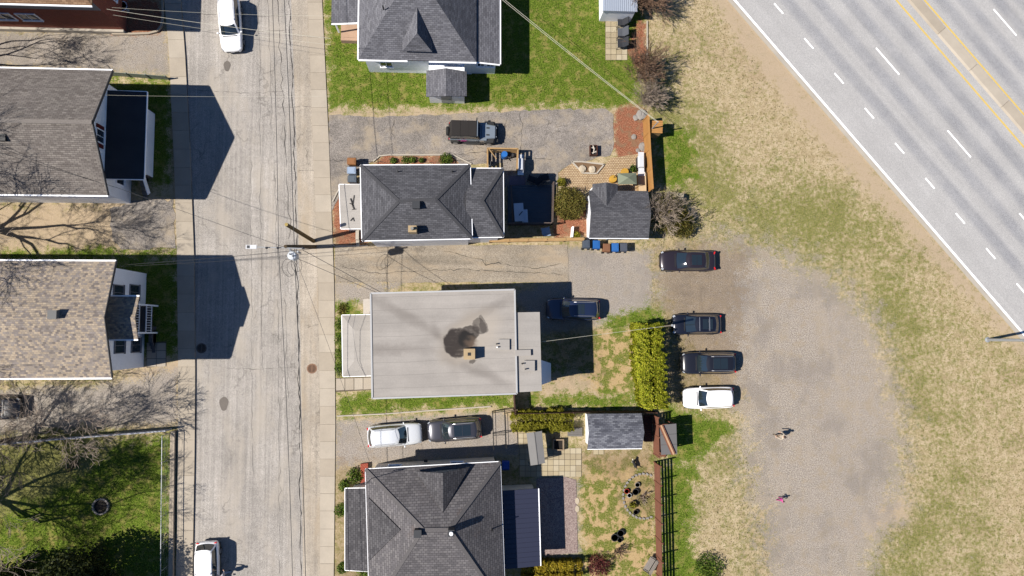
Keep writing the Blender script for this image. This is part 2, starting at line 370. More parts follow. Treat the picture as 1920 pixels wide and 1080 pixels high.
# ------------------------------------------------------------------ street
def edge(tab, y):
    ys = [t[0] for t in tab]; return float(np.interp(y, ys, [t[1] for t in tab])) if ys[0] <= y <= ys[-1] else (tab[0][1] if y < ys[0] else tab[-1][1])
def ext(tab):
    a, b = tab[0], tab[1]; c, d = tab[-2], tab[-1]
    return [(-700, a[1]+(b[1]-a[1])/(b[0]-a[0])*(-700-a[0]))]+tab+[(1700, d[1]+(d[1]-c[1])/(d[0]-c[0])*(1700-d[0]))]
WL = ext([(0,309),(100,318),(300,327),(480,333),(700,335),(850,334),(1080,331)])          # left walk, house side
KL = ext([(0,340),(100,348),(270,357),(480,365),(700,367),(850,366),(1080,362)])          # left kerb
GR = ext([(0,546),(270,556),(540,562),(800,566),(1080,568)])                              # seam, right gutter strip
KR = ext([(0,577),(270,587),(540,597),(800,600),(1080,600)])                              # right kerb
WR = ext([(0,604),(270,617),(540,627),(800,629),(1080,626)])
def band(name, A, B, z, mat, y0=-700, y1=1700, step=60):
    ys = list(range(y0, y1+1, step)); m = M()
    for a, b in zip(ys[:-1], ys[1:]):
        q = [G(edge(A, a), a), G(edge(A, b), b), G(edge(B, b), b), G(edge(B, a), a)]
        m.face([(p.x, p.y, z) for p in q])
    o = m.build(name, mat); return struct(o)
street = band('street', KL, GR, .012, M_road); band('street_gutter', GR, KR, .016, M_gutter)
M_tar = simple('tar_seal', C(52,48,46), .7, .2, .3)
def ribbon(m, pts, wd, z):
    P = [Vector((p.x, p.y, z)) for p in pts]
    for i in range(len(P)-1):
        a, b = P[i], P[i+1]; d = (b-a).normalized(); s_ = Vector((-d.y, d.x, 0)); w0 = wd[i] if isinstance(wd, list) else wd; w1 = wd[i+1] if isinstance(wd, list) else wd
        m.face([a-s_*w0/2, b-s_*w1/2, b+s_*w1/2, a+s_*w0/2][::-1] if False else [a+s_*w0/2, a-s_*w0/2, b-s_*w1/2, b+s_*w1/2])
m = M(); ys = np.arange(-100, 1200, 9.)
ribbon(m, [G(edge(GR, y)-4+1.2*math.sin(y*.06)+random.gauss(0, .8), y) for y in ys], [abs(random.gauss(.055, .025)) for _ in ys], .02)
for x0, x1, ya, yb, wd in [(519,545,-20,460,.03),(502,520,-20,500,.015),(486,492,0,700,.012),(522,525,560,1080,.014),(470,474,300,900,.012),(535,540,560,760,.014)]:
    yy = np.arange(ya, yb, 12.); ribbon(m, [G(x0+(x1-x0)*(y-ya)/(yb-ya)+random.gauss(0, 1.3), y) for y in yy], [abs(random.gauss(wd, wd*.5)) for _ in yy], .02)
for y, xa, xb in [(29,370,545),(57,330,560),(172,370,540),(202,520,586),(322,560,600),(690,420,560)]:
    xx = np.arange(xa, xb, 9.); ribbon(m, [G(x, y+2*math.sin(x*.03)+random.gauss(0, .6)) for x in xx], [abs(random.gauss(.018, .01)) for _ in xx], .0205)
m.build('tar_seams', M_tar, street)
m = M()
for px, py, r in [(426,124,.36),(420,757,.45)]:
    c = G(px, py); m.face([(c.x+r*.8*math.cos(t)*(1+.15*math.sin(3*t)), c.y+r*1.3*math.sin(t), .0196) for t in np.linspace(0, 2*math.pi, 18)[:-1]])
m.build('asphalt_patch', simple('patch_asphalt', C(136,128,120), .9, .1, .25), street)
def sidewalk(name, A, B, step, z=.14):
    root = M(); ys = list(range(-700, 1701, 80))
    for a, b in zip(ys[:-1], ys[1:]):
        q = [G(edge(A, a), a), G(edge(A, b), b), G(edge(B, b), b), G(edge(B, a), a)]
        root.hexa([(p.x, p.y, -.02) for p in q], [(p.x, p.y, z-.03) for p in q])
    base = struct(root.build(name, simple('walk_joint', C(158,144,126), .95)))
    y = -60.0
    while y < 1130:
        y2 = y+step*random.uniform(.97, 1.03); g = .22; ins = .25
        q = [G(edge(A, y+g)+ins, y+g), G(edge(A, y2-g)+ins, y2-g), G(edge(B, y2-g), y2-g), G(edge(B, y+g), y+g)]
        dz = random.uniform(-.006, .006); s_ = M(); s_.hexa([(p.x, p.y, 0) for p in q], [(p.x, p.y, z+dz) for p in q]); s_.build('panel', M_walk[random.randrange(3)], base)
        y = y2
    return base
M_walk = [simple('walk_concrete_%s' % k, C(*c), .85, .14, .14, .6, 24.) for k, c in (('a', (206,193,174)), ('b', (200,187,168)), ('c', (211,199,181)))]
sidewalk('sidewalk', WL, KL, 34); sidewalk('sidewalk', KR, WR, 33, .07)
# storm drains
def drain(px, py, label, mat):
    c = G(px, py); t = thing('storm_drain', label, 'drain', (c.x, c.y, .01), 'round street drains')
    m = M(); k = 20
    for i in range(k):
        a, b = 2*math.pi*i/k, 2*math.pi*(i+1)/k; f = lambda r, a, z: (c.x+r*math.cos(a), c.y+r*math.sin(a), z)
        m.hexa([f(.33, a, .0), f(.42, a, .0), f(.42, b, .0), f(.33, b, .0)], [f(.33, a, .03), f(.42, a, .03), f(.42, b, .03), f(.33, b, .03)])
    m.build('rim', mat, t); m = M(); m.cyl((c.x, c.y, .012), .325, .008, 20); m.build('pit', plain('black_pit', gray(.01), .9, .1), t)
    for j in range(-3, 4):
        y = j*.088; h = math.sqrt(.325**2-y*y); m = M(); m.box((c.x, c.y+y, .026), (2*h, .042, .012)); m.build('bar', mat, t)
    m = M(); m.box((c.x, c.y, .027), (.05, .64, .014)); m.build('bar', mat, t)
drain(585, 691, 'rusty round storm drain beside the right kerb', simple('rust_iron', C(158,120,94), .7, .2, .3)); drain(378, 653, 'dark round storm drain in the house shadow by the left kerb', simple('dark_iron', C(110,100,92), .6, .2, .3))

# ------------------------------------------------------------------ driveways
sheet('driveway', [(617,216),(700,219),(860,213),(1000,207),(1136,204),(1150,214),(1151,268),(1144,292),(1100,302),(1066,310),(1046,324),(1046,350),(944,350),(944,306),(862,308),(846,292),(716,292),(696,304),(680,312),(650,345),(618,400)], .03, M_drive, .05, .4)
sheet('driveway', [(628,461),(1064,459),(1066,528),(760,530),(629,529)], .03, M_drive2, .03, .4)
sheet('driveway', [(205,392),(250,376),(325,372),(330,466),(228,468),(210,450)], .02, M_drive, .1, .4)
m = M()
for pts in [[(740,262),(735,240),(742,218)],[(610,300),(760,306),(900,300)],[(860,290),(905,285),(990,296),(1040,300)],[(975,210),(980,262),(972,300)],[(830,470),(905,488),(912,497),(935,494),(1000,502),(1060,494)],[(912,497),(910,470)],[(640,500),(700,512),(860,505),(1060,515)]]:
    P = []
    for a, b in zip(pts[:-1], pts[1:]):
        k = max(2, int(math.dist(a, b)/7)); P += [G(a[0]+(b[0]-a[0])*j/k+random.gauss(0, 1.2), a[1]+(b[1]-a[1])*j/k+random.gauss(0, 1.2)) for j in range(k)]
    ribbon(m, P, [abs(random.gauss(.03, .015)) for _ in P], .0345)
struct(m.build('driveway_cracks', M_tar))

# ------------------------------------------------------------------ highway
def hx(x0, y): return G(x0, 0)  # unused helper
HD = (G(1842, 540)-G(1375, 0)).normalized(); HN = Vector((HD.y, -HD.x, 0))      # along the road, and to its right (north-east)
if HN.x < 0: HN = -HN
H0 = G(1375, 0)
def HP(s, d, z=0.): p = H0+HD*s+HN*d; return Vector((p.x, p.y, z))
def hoff(px, py): q = G(px, py)-H0; return q.dot(HN)
def halong(px, py): q = G(px, py)-H0; return q.dot(HD)
d_kerb0 = -.42; S0, S1 = -60, 90
m = M(); m.face([HP(S0, -.1, .02), HP(S1, -.1, .02), HP(S1, 60, .02), HP(S0, 60, .02)]); n = N('highway_wear')
hv = n.mapv(n.pos(), (1, 1, 1), -math.atan2(HN.y, HN.x)); sx_ = n.n('ShaderNodeSeparateXYZ'); n.l(hv, sx_.inputs[0])
d_dash = hoff(1573, 147); d_long = hoff(1664, 115); d_y1 = hoff(1680, 0); d_y2 = hoff(1837, 120); d_l2 = hoff(1884, 42)
lane = d_long-d_dash; off0 = H0.dot(HN)
dd = n.math('SUBTRACT', sx_.outputs[0], off0)
def track(center, wd=.5): return n.rng(n.math('ABSOLUTE', n.math('SUBTRACT', dd, center)), wd*.25, wd, 1, 0)
tr = None
for c0 in [d_dash+lane*.24, d_dash+lane*.72, d_long+lane*.22, d_long+lane*.68, d_y2+1.2, d_y2+3.0, d_l2+.9, d_l2+2.7]:
    t_ = track(c0, .85); tr = t_ if tr is None else n.math('MAXIMUM', tr, t_)
g_ = n.noise(20., 3, .85); c_ = n.ramp(g_, [(.36, C(174,173,173)), (.5, C(201,199,197)), (.64, C(222,219,215))])
c_ = n.mix(n.math('MULTIPLY', tr, n.rng(n.noise(.3, 4, .6), .2, .7, .45, 1.0)), c_, n.ramp(g_, [(.36, C(142,143,147)), (.5, C(172,172,175)), (.64, C(198,198,200))]))
c_ = n.mix(1.0, c_, n.ramp(n.noise(.35, 5, .6), [(.3, gray(.94)), (.7, gray(1.06))]), 'MULTIPLY')
c_ = n.mix(1.0, c_, n.ramp(n.noise(1., 3, .55, n.mapv(hv, (1.6, .03, 1))), [(.3, gray(.95)), (.7, gray(1.05))]), 'MULTIPLY')
n.bump(g_, .3, .01); hway = struct(m.build('highway', n.fin(c_, .9, .2)))
hk = M(); hk.hexa([HP(S0, -.44, -.02), HP(S1, -.44, -.02), HP(S1, -.1, -.02), HP(S0, -.1, -.02)][::-1], [HP(S0, -.44, .1), HP(S1, -.44, .1), HP(S1, -.1, .08), HP(S0, -.1, .08)][::-1])
struct(hk.build('highway_kerb', M_conc2))
M_paint = simple('road_paint_white', (.75, .75, .74, 1), .7, .05, .12, 1., 14.); M_yel = simple('road_paint_yellow', C(248,214,120), .7, .1, .16, 1., 14.)
def mark(name, s0, s1, d, wd, mat):
    m = M(); k = max(1, int((s1-s0)/2.5))
    for j in range(k):
        a = s0+(s1-s0)*j/k; b = s0+(s1-s0)*(j+1)/k; m.face([HP(a, d-wd/2, .025), HP(b, d-wd/2, .025), HP(b, d+wd/2, .025), HP(a, d+wd/2, .025)])
    return m.build(name, mat, hway)
mark('edge_line', S0, S1, .08, .2, M_paint)
sp = halong(1573, 147)-halong(1517, 81)
for k in range(-9, 22): mark('dash', halong(1573, 147)+k*sp-.62, halong(1573, 147)+k*sp+.62, d_dash, .15, M_paint)
sp2 = halong(1798, 270)-halong(1664, 115)
for k in range(-4, 9): mark('dash', halong(1664, 115)+k*sp2-1.6, halong(1664, 115)+k*sp2+1.6, d_long, .15, M_paint)
for k in range(-4, 9): mark('dash', halong(1884, 42)+k*sp2-1.6, halong(1884, 42)+k*sp2+1.6, d_l2, .15, M_paint)
mark('centre_line', S0, S1, d_y1, .17, M_yel); mark('centre_line', S0, S1, d_y2, .17, M_yel)
d_m0, d_m1 = hoff(1702, 0), hoff(1728, 0)-.1; md = M()
med = M(); med.hexa([HP(S0, d_m0+.1, -.02), HP(S1, d_m0+.1, -.02), HP(S1, d_m1-.05, -.02), HP(S0, d_m1-.05, -.02)][::-1], [HP(S0, d_m0+.1, .14), HP(S1, d_m0+.1, .14), HP(S1, d_m1-.05, .14), HP(S0, d_m1-.05, .14)][::-1])
medo = struct(med.build('median', simple('joint_sand', C(120,106,90))))
k = 0; s_ = -12.
while s_ < 42:
    L_ = 4.4; m = M(); m.hexa([HP(s_+.01, d_m0-.11, 0), HP(s_+L_-.02, d_m0-.11, 0), HP(s_+L_-.02, d_m1+.01, 0), HP(s_+.01, d_m1+.01, 0)][::-1], [HP(s_+.01, d_m0+.06, .16), HP(s_+L_-.02, d_m0+.06, .16), HP(s_+L_-.02, d_m1-.02, .17), HP(s_+.01, d_m1-.02, .17)][::-1])
    m.build('panel', M_walk[random.randrange(3)], medo); s_ += L_
# ================================================================== BUILDINGS
S_dark = shingle('shingle_charcoal', [(0, C(94,94,99)), (.5, C(107,107,112)), (1, C(120,120,125))], .33, .145)
S_gray = shingle('shingle_grey', [(0, C(114,114,120)), (.5, C(128,128,135)), (1, C(142,142,148))], .33, .15)
S_taupe = shingle('shingle_taupe', [(0, C(128,120,114)), (.5, C(144,136,130)), (1, C(160,152,144))], .34, .15, big=.1)
S_tan = shingle('shingle_tan', [(0, C(136,126,120)), (.3, C(166,156,150)), (.5, C(178,165,150)), (.75, C(194,176,154)), (1, C(210,192,168))], .21, .15, .007, .75, .08)
S_brown = shingle('shingle_brown', [(0, C(110,107,109)), (.5, C(124,120,122)), (1, C(138,134,134))], .32, .2, .018, .5, .14, C(104,88,80))
S_brown2 = shingle('shingle_slate_dark', [(0, C(86,84,87)), (.5, C(99,97,100)), (1, C(112,110,112))], .32, .2, .018, .5, .14)
S_shed = shingle('shingle_blue_grey', [(0, C(100,102,112)), (.5, C(130,132,142)), (1, C(158,160,168))], .34, .15)
S_ochre = shingle('shingle_ochre', [(0, C(150,118,92)), (1, C(190,156,124))], .32, .15)
M_ridge = simple('ridge_charcoal', C(84,84,88), .9, .1, .3, 1., 12.); M_ridgeb = simple('ridge_brown', C(116,112,112), .9, .1, .3, 1., 12.)
W_white = siding('white_siding', (.78, .8, .84, 1)); W_grey = siding('grey_siding', C(150,152,156)); W_cream = siding('cream_siding', (.68, .64, .56, 1))
W_brick = None
def brickmat(name, a, b, mortar, bw=.22, bh=.075):
    n = N(name); sx = n.n('ShaderNodeSeparateXYZ'); n.l(n.pos(), sx.inputs[0]); cb = n.n('ShaderNodeCombineXYZ')
    n.l(n.math('ADD', sx.outputs[0], sx.outputs[1]), cb.inputs[0]); n.l(sx.outputs[2], cb.inputs[1])
    b_ = n.n('ShaderNodeTexBrick'); n.l(cb.outputs[0], b_.inputs['Vector']); b_.inputs['Color1'].default_value = a; b_.inputs['Color2'].default_value = b; b_.inputs['Mortar'].default_value = mortar
    b_.inputs['Scale'].default_value = 1; b_.inputs['Brick Width'].default_value = bw; b_.inputs['Row Height'].default_value = bh; b_.inputs['Mortar Size'].default_value = .008
    n.bump(n.math('MULTIPLY', b_.outputs['Fac'], -1), .5, .01); return n.fin(b_.outputs['Color'], .85, .2)
W_brick = brickmat('red_brick', C(150,66,50), C(176,84,64), C(170,140,120))
M_glass = plain('window_glass', (.02, .03, .045, 1), .05, .8); M_black = plain('black_paint', gray(.012), .5, .4); M_dkgrey = simple('dark_grey_metal', C(70,72,76), .5)
M_soff = plain('soffit_white', (.76, .78, .8, 1), .6)
M_fnd = simple('foundation', C(170,166,160), .9)
def GX(px, py, xf):
    r = QC @ Vector((px-960, 540-py, -FPX)); t = xf/r.x; return Vector((xf, r.y*t, HC+r.z*t))
def GY(px, py, yf):
    r = QC @ Vector((px-960, 540-py, -FPX)); t = yf/r.y; return Vector((r.x*t, yf, HC+r.z*t))
def roof(faces, mat, par, name='roof', th=.12):
    m = M()
    for f in faces: m.slab(f, th)
    return m.build(name, mat, par)
def gutter(par, pts, wd=.11, mat=None, name='gutter'):
    for a, b in zip(pts[:-1], pts[1:]):
        m = M(); m.beam(Vector(a), Vector(b), wd, .1); m.build(name, mat or M_white, par)
def wall(par, poly, z0, z1, mat, name='wall'):
    m = M(); m.prism([(p[0], p[1]) for p in poly], z0, z1); return m.build(name, mat, par)
def wall_gable(par, x, ya, yb, z0, z1, zr, mat, th=.15):
    ym = (ya+yb)/2; P = [(x, ya, z0), (x, yb, z0), (x, yb, z1), (x, ym, zr), (x, ya, z1)]
    m = M(); m.hexa([Vector(p) for p in P], [Vector(p)+Vector((th, 0, 0)) for p in P]); return m.build('gable_wall', mat, par)
def window(par, c, ang, wd, ht, fm=None, shut=None):
    "window in a wall; ang = direction the wall faces"
    c = Vector(c); d = Vector((math.cos(ang), math.sin(ang), 0)); s_ = Vector((-d.y, d.x, 0)); t = .07
    m = M()
    for sg in (-1, 1):
        m.beam(c+s_*sg*(wd/2)-Vector((0, 0, ht/2+t/2))+d*.03, c+s_*sg*(wd/2)+Vector((0, 0, ht/2+t/2))+d*.03, t, .09, d)
        m.beam(c-s_*(wd/2-t/2)+Vector((0, 0, sg*ht/2))+d*.03, c+s_*(wd/2-t/2)+Vector((0, 0, sg*ht/2))+d*.03, .09, t)
    f = m.build('window', fm or M_white, par)
    m = M(); m.beam(c-s_*(wd/2-.03)+d*.012, c+s_*(wd/2-.03)+d*.012, .03, ht-.06); m.build('pane', M_glass, f)
    m = M(); m.beam(c-s_*.0-Vector((0, 0, ht/2-.03))+d*.035, c+Vector((0, 0, ht/2-.03))+d*.035, .035, .035, d); m.build('mullion', fm or M_white, f)
    m = M(); m.beam(c-s_*(wd/2+.08)-Vector((0, 0, ht/2+.06))+d*.06, c+s_*(wd/2+.08)-Vector((0, 0, ht/2+.06))+d*.06, .14, .04); m.build('sill', fm or M_white, f)
    if shut:
        for sg in (-1, 1):
            m = M(); m.beam(c+s_*sg*(wd/2+.22)-Vector((0, 0, ht/2))+d*.02, c+s_*sg*(wd/2+.22)+Vector((0, 0, ht/2))+d*.02, .3, .04, d); m.build('shutter', shut, par)
def door(par, c, ang, wd=.9, ht=2.0, mat=None):
    c = Vector(c); d = Vector((math.cos(ang), math.sin(ang), 0)); s_ = Vector((-d.y, d.x, 0))
    m = M(); m.beam(c-s_*wd/2+Vector((0, 0, ht/2))+d*.02, c+s_*wd/2+Vector((0, 0, ht/2))+d*.02, .05, ht); o = m.build('door', mat or plain('door_grey', C(180,184,190), .5), par)
    m = M(); m.beam(c+s_*(wd/2-.1)+Vector((0, 0, ht*.5))+d*.05, c+s_*(wd/2-.2)+Vector((0, 0, ht*.5))+d*.05, .04, .03); m.build('handle', M_dkgrey, o)
def boxv(par, name, px, py, zr, dx, dy, h, mat, top=None):
    "small box on a roof: centre pixel of its top"
    c = G(px, py, zr+h); m = M(); m.box((c.x, c.y, zr+h/2-.15), (dx, dy, h+.3)); o = m.build(name, mat, par)
    if top: m = M(); m.box((c.x, c.y, zr+h+.03), (dx+.06, dy+.06, .05)); m.build('cap', top, o)
    return o, c
def railing(par, p, q, h, mat, n_=None, name='railing'):
    p = Vector(p); q = Vector(q); L_ = (q-p).length; m = M(); up = Vector((0, 0, 1))
    m.beam(p+up*h, q+up*h, .07, .06); k = n_ or max(2, int(L_/.14))
    o = m.build(name, mat, par); m = M(); m.beam(p+up*.1, q+up*.1, .05, .05); m.build('bottom_rail', mat, o)
    m = M()
    for j in range(1, k): c = p.lerp(q, j/k); m.beam(c+up*.12, c+up*(h-.03), .03, .03)
    b = m.build('balusters', mat, o); b['kind'] = 'stuff'
    for c in (p, q): m = M(); m.beam(c, c+up*(h+.08), .09, .09); m.build('post', mat, o)
    return o
def stairs(par, p, dirv, wd, n_, rise, run, mat, name='step'):
    "steps down from p (top edge centre) along dirv"
    p = Vector(p); d = Vector(dirv).normalized(); s_ = Vector((-d.y, d.x, 0)); rz = math.atan2(d.y, d.x)
    for k in range(n_):
        z = p.z-rise*(k+1); c = p+d*(run*(k+.5)); m = M(); m.box((c.x, c.y, z/2), (run-.01, wd, z)); m.build(name, mat, par)

# ---------------------------------------------- house A: taupe gable roof, left, upper
ea, ra = 5.8, 8.3
NE, SE = G(208,132,ea), G(220,366,ea); xr = min(NE.x, SE.x)+.1; yn, ys_ = NE.y, SE.y; ym = (yn+ys_)/2; xw = -28.2; XL = -50.
t = thing('house', 'house with taupe gable roof and dark flat porch roof facing the street', 'house', (xw, ym, 0))
HA = t; wall(t, [(xw, ys_+.45), (xw, yn-.45), (XL+.5, yn-.45), (XL+.5, ys_+.45)], 0, ea-.08, W_white)
wall_gable(t, xw-.149, ys_+.45, yn-.45, ea-.079, ea-.07, ra-.33, W_white)
roof([[(xr, ys_, ea), (xr, ym, ra), (XL, ym, ra), (XL, ys_, ea)], [(xr, ym, ra), (xr, yn, ea), (XL, yn, ea), (XL, ym, ra)]], S_taupe, t)
m = M(); m.beam((XL, ym, ra+.02), (xr, ym, ra+.02), .3, .05); m.build('ridge_cap', simple('ridge_taupe', C(148,140,133), .9, .1, .3, 1., 12.), t)
gutter(t, [(XL, ys_-.06, ea-.08), (xr, ys_-.06, ea-.08)]); gutter(t, [(XL, yn+.06, ea-.08), (xr, yn+.06, ea-.08)])
for a, b in (((xr+.02, ys_, ea-.07), (xr+.02, ym, ra-.07)), ((xr+.02, ym, ra-.07), (xr+.02, yn, ea-.07))):
    m = M(); m.beam(a, b, .05, .2); m.build('fascia', M_dkgrey, t)
red = plain('red_shutter', C(120,34,30), .5)
window(t, GX(206, 243, xw+.15) if False else (xw+.01, ym-.1, 5.1), 0, 1.0, 1.1, M_white, red)
for y in (ym-2.6, ym+2.4): window(t, (xw+.01, y, 1.9), 0, 1.1, 1.2, M_white)
door(t, (xw, ym, .95), 0, .95, 2.05)
p0, p1 = G(275,172,4.1), G(277,336,4.1)
m = M(); m.slab([(xw+.02, p1.y, 4.25), (xw+.02, p0.y, 4.25), (p0.x, p0.y, 4.05), (p0.x, p1.y, 4.05)], .14); o = m.build('porch_roof', simple('porch_roof_felt', C(74,74,80), .9), t)
for a, b in (((p0.x+.02, p0.y, 4.0), (p0.x+.02, p1.y, 4.0)), ((xw+.05, p1.y-.03, 4.1), (p0.x, p1.y-.03, 4.0)), ((xw+.05, p0.y+.03, 4.1), (p0.x, p0.y+.03, 4.0))):
    m = M(); m.beam(a, b, .05, .16); m.build('fascia', M_white, t)
xd = -26.5; ya, yb = G(297,335).y, G(290,212).y
m = M(); m.box(((xw+xd)/2, (ya+yb)/2, .45), (xd-xw-.02, yb-ya, .9)); m.build('porch_deck', simple('deck_grey', C(128,118,112), .8), t)
m = M(); m.box((xd+.03, (ya+yb)/2, .75), (.06, yb-ya-.2, 1.4)); m.build('porch_skirt', W_white, t)
for y in (ya+.15, (ya+yb)/2, yb-.15): m = M(); m.beam((xd-.1, y, .9), (xd-.1, y, 3.95), .12, .12); m.build('porch_post', M_white, t)
stairs(t, ((xw+xd)/2+.35, ya, .9), (0, -1, 0), 1.2, 4, .2, .33, simple('step_grey', C(150,142,134), .9))
m = M(); m.beam((xd-.05, ya, 1.6), (xd+.1, ya-1.45, .75), .06, .5); m.build('stair_side', M_white, t)
window(t, (xw-3, ys_+.45, 3.9), -math.pi/2, 1., 1.2); window(t, (xw-8, ys_+.45, 3.9), -math.pi/2, 1., 1.2)
boxv(t, 'roof_vent', 3, 257, ra-.75, .5, .5, .35, M_black)
# ---------------------------------------------- house B: tan multi-tone gable roof with two-storey porch
eb, rb = 6.95, 8.25
NE, SE = G(211,490,eb), G(215,708,eb); xr = (NE.x+SE.x)/2; yn, ys_ = NE.y, SE.y; ym = G(200,596,rb).y; xw = G(272,600).x
t = thing('house', 'white house under a mottled tan shingle roof with a gabled two-level porch', 'house', (xw, ym, 0))
wall(t, [(xw, ys_+.4), (xw, yn-.3), (XL+.5, yn-.3), (XL+.5, ys_+.4)], 0, eb-.1, W_white)
wall_gable(t, xw-.149, ys_+.4, yn-.3, eb-.099, eb-.09, rb-.24, W_white)
roof([[(xr, ys_, eb), (xr, ym, rb), (XL, ym, rb), (XL, ys_, eb)], [(xr, ym, rb), (xr, yn, eb), (XL, yn, eb), (XL, ym, rb)]], S_tan, t)
gutter(t, [(XL, ys_-.06, eb-.08), (xr, ys_-.06, eb-.08)]); gutter(t, [(XL, yn+.06, eb-.08), (xr, yn+.06, eb-.08)])
for a, b in (((xr+.02, ys_, eb-.07), (xr+.02, ym, rb-.07)), ((xr+.02, ym, rb-.07), (xr+.02, yn, eb-.07))): m = M(); m.beam(a, b, .05, .2); m.build('fascia', M_dkgrey, t)
grf = plain('grey_frame', C(150,150,156), .5)
for px, py in ((221,549),(251,548),(223,648),(254,647)): c = GX(px, py, xw); window(t, (xw+.01, c.y, c.z), 0, 1.15, 1.45, grf)
pe, pr = 6.4, 6.95; pN, pS, pR = G(261,556,pe), G(262,636,pe), G(258,595,pr); xp = pN.x
roof([[(xp, pS.y, pe), (xp, pR.y, pr), (xw+.02, pR.y, pr), (xw+.02, pS.y, pe)], [(xp, pR.y, pr), (xp, pN.y, pe), (xw+.02, pN.y, pe), (xw+.02, pR.y, pr)]], S_tan, t, 'porch_roof')
gutter(t, [(xw+.1, pS.y-.05, pe-.06), (xp, pS.y-.05, pe-.06)]); gutter(t, [(xw+.1, pN.y+.05, pe-.06), (xp, pN.y+.05, pe-.06)])
xd = -25.75; ya, yb = G(283,624,3).y, G(283,571,3).y
for z in (3.0, .95): m = M(); m.box(((xw+xd)/2, (ya+yb)/2, z-.08), (xd-xw-.02, yb-ya, .16)); m.build('porch_deck', simple('deck_dark', C(96,92,94), .8), t)
for z in (3.0, .95):
    railing(t, (xd, ya, z), (xd, yb, z), 1.0, M_soff, 11); railing(t, (xw+.1, yb, z), (xd-.1, yb, z), 1.0, M_soff)
for y in (ya, yb): m = M(); m.beam((xd, y, 0), (xd, y, pe-.12), .13, .13); m.build('porch_post', M_soff, t)
stairs(t, ((xw+xd)/2+.3, ya, .95), (0, -1, 0), 1.3, 4, .22, .28, simple('step_dark', C(110,108,110), .9))
door(t, (xw, (ya+yb)/2, 3.0), 0); door(t, (xw, (ya+yb)/2, .95), 0)
boxv(t, 'roof_vent', 98, 590, rb-.1, .55, .55, .45, simple('vent_grey', C(140,140,140), .6), M_dkgrey)
window(t, (xw-4, ys_+.4, 4.6), -math.pi/2, 1., 1.2); window(t, (xw-9, ys_+.4, 1.8), -math.pi/2, 1., 1.2)
# walk slabs by the porch
ft = struct((lambda m: (m.prism([(p.x, p.y) for p in GS([(275,642),(312,640),(312,684),(275,690)])], -.02, .02), m.build('walkway', simple('joint_sand', C(120,106,90))))[1])(M()))
for i in range(2):
    for j in range(3):
        q = GS([(276+i*18, 643+j*15), (293+i*18, 643+j*15), (293+i*18, 657+j*15), (276+i*18, 657+j*15)]); m = M(); m.prism([(p.x, p.y) for p in q], 0, .05); m.build('paving_slab', M_walk[(i+j) % 3], ft)
# ---------------------------------------------- house R: red brick, top-left corner
er = 6.4; c0 = G(172,10,er); xw, yw = c0.x-.6, G(100,57).y
t = thing('house', 'red brick house with ochre roof at the top left corner', 'house', (xw, yw, 0))
wall(t, [(xw, yw), (xw, yw+11), (XL, yw+11), (XL, yw)], 0, er-.12, W_brick)
roof([[(c0.x, c0.y, er), (c0.x-4, c0.y+5.5, er+2.6), (XL, c0.y+5.5, er+2.6), (XL, c0.y, er)], [(c0.x, c0.y, er), (c0.x, c0.y+11, er), (c0.x-4, c0.y+5.5, er+2.6)], [(c0.x, c0.y+11, er), (XL, c0.y+11, er), (XL, c0.y+5.5, er+2.6), (c0.x-4, c0.y+5.5, er+2.6)]], S_ochre, t)
gutter(t, [(XL, c0.y-.06, er-.08), (c0.x, c0.y-.06, er-.08)])
m = M(); m.beam((XL, yw-.02, 4.6), (xw, yw-.02, 4.6), .06, 1.2); m.build('upper_siding', W_grey, t)
for px in (16, 62): c = GY(px, 37, yw); window(t, (c.x, yw-.01, 2.5), -math.pi/2, 1.5, 1.1)
m = M(); m.beam((XL, yw-.1, .25), (xw, yw-.1, .25), .2, .5); m.build('foundation', M_conc2, t)
window(t, (xw+.01, yw+2.2, 2.6), 0, 1.0, 1.5); door(t, (xw, yw+5, .4), 0)
kb = M(); P = [G(x, y) for x, y in ((306,0),(307,30),(304,50),(296,60),(280,64),(250,65),(212,65))]
for a, b in zip(P[:-1], P[1:]): kb.beam(a+Vector((0, 0, .1)), b+Vector((0, 0, .1)), .16, .24)
tag(kb.build('garden_edging', M_conc, None, G(300,60)), 'curved concrete edging round the dark bed of the brick house', 'edging')
c = G(238,20); t = thing('bird_bath', 'white bird bath with a water bowl in the dark bed', 'bird bath', c)
m = M(); m.lathe(c, [(.22, 0), (.12, .1), (.09, .6), (.2, .72)], 14); m.build('pedestal', M_conc2, t)
m = M(); m.lathe(c+Vector((0, 0, .72)), [(.2, 0), (.42, .1), (.44, .14), (.38, .14), (.3, .09)], 18); m.build('bowl', M_white, t)
m = M(); m.cyl(c+Vector((0, 0, .83)), .36, .012, 18); m.build('water', plain('water_blue', (.06, .12, .2, 1), .05), t)
# ---------------------------------------------- house C: grey hips with dormer, top centre
ec, rc = 3.75, 7.2
A_, B_ = G(672,113,ec), G(893,114,ec); yS = (A_.y+B_.y)/2; yT = yS+10.6; xa, xb = A_.x, B_.x; xm = (xa+xb)/2
t = thing('house', 'low white house with grey hip roof, dormer and lawn beside the street', 'house', (xm, yS, 0))
wall(t, [(xa+.35, yS+.4), (xb-.35, yS+.4), (xb-.35, yT-.4), (xa+.35, yT-.4)], 0, ec-.1, W_white)
r1, r2 = Vector((xm-.6, yS+5.0, rc)), Vector((xm+.6, yS+5.0, rc)); r1b, r2b = Vector((xm-.6, yS+5.7, rc)), Vector((xm+.6, yS+5.7, rc))
e = [Vector((xa, yS, ec)), Vector((xb, yS, ec)), Vector((xb, yT, ec)), Vector((xa, yT, ec))]
roof([[e[0], e[1], r2, r1], [e[1], e[2], r2b, r2], [e[2], e[3], r1b, r2b], [e[3], e[0], r1, r1b], [r1, r2, r2b, r1b]], S_gray, t)
def sl(y): return ec+(rc-ec)*(y-yS)/5.0
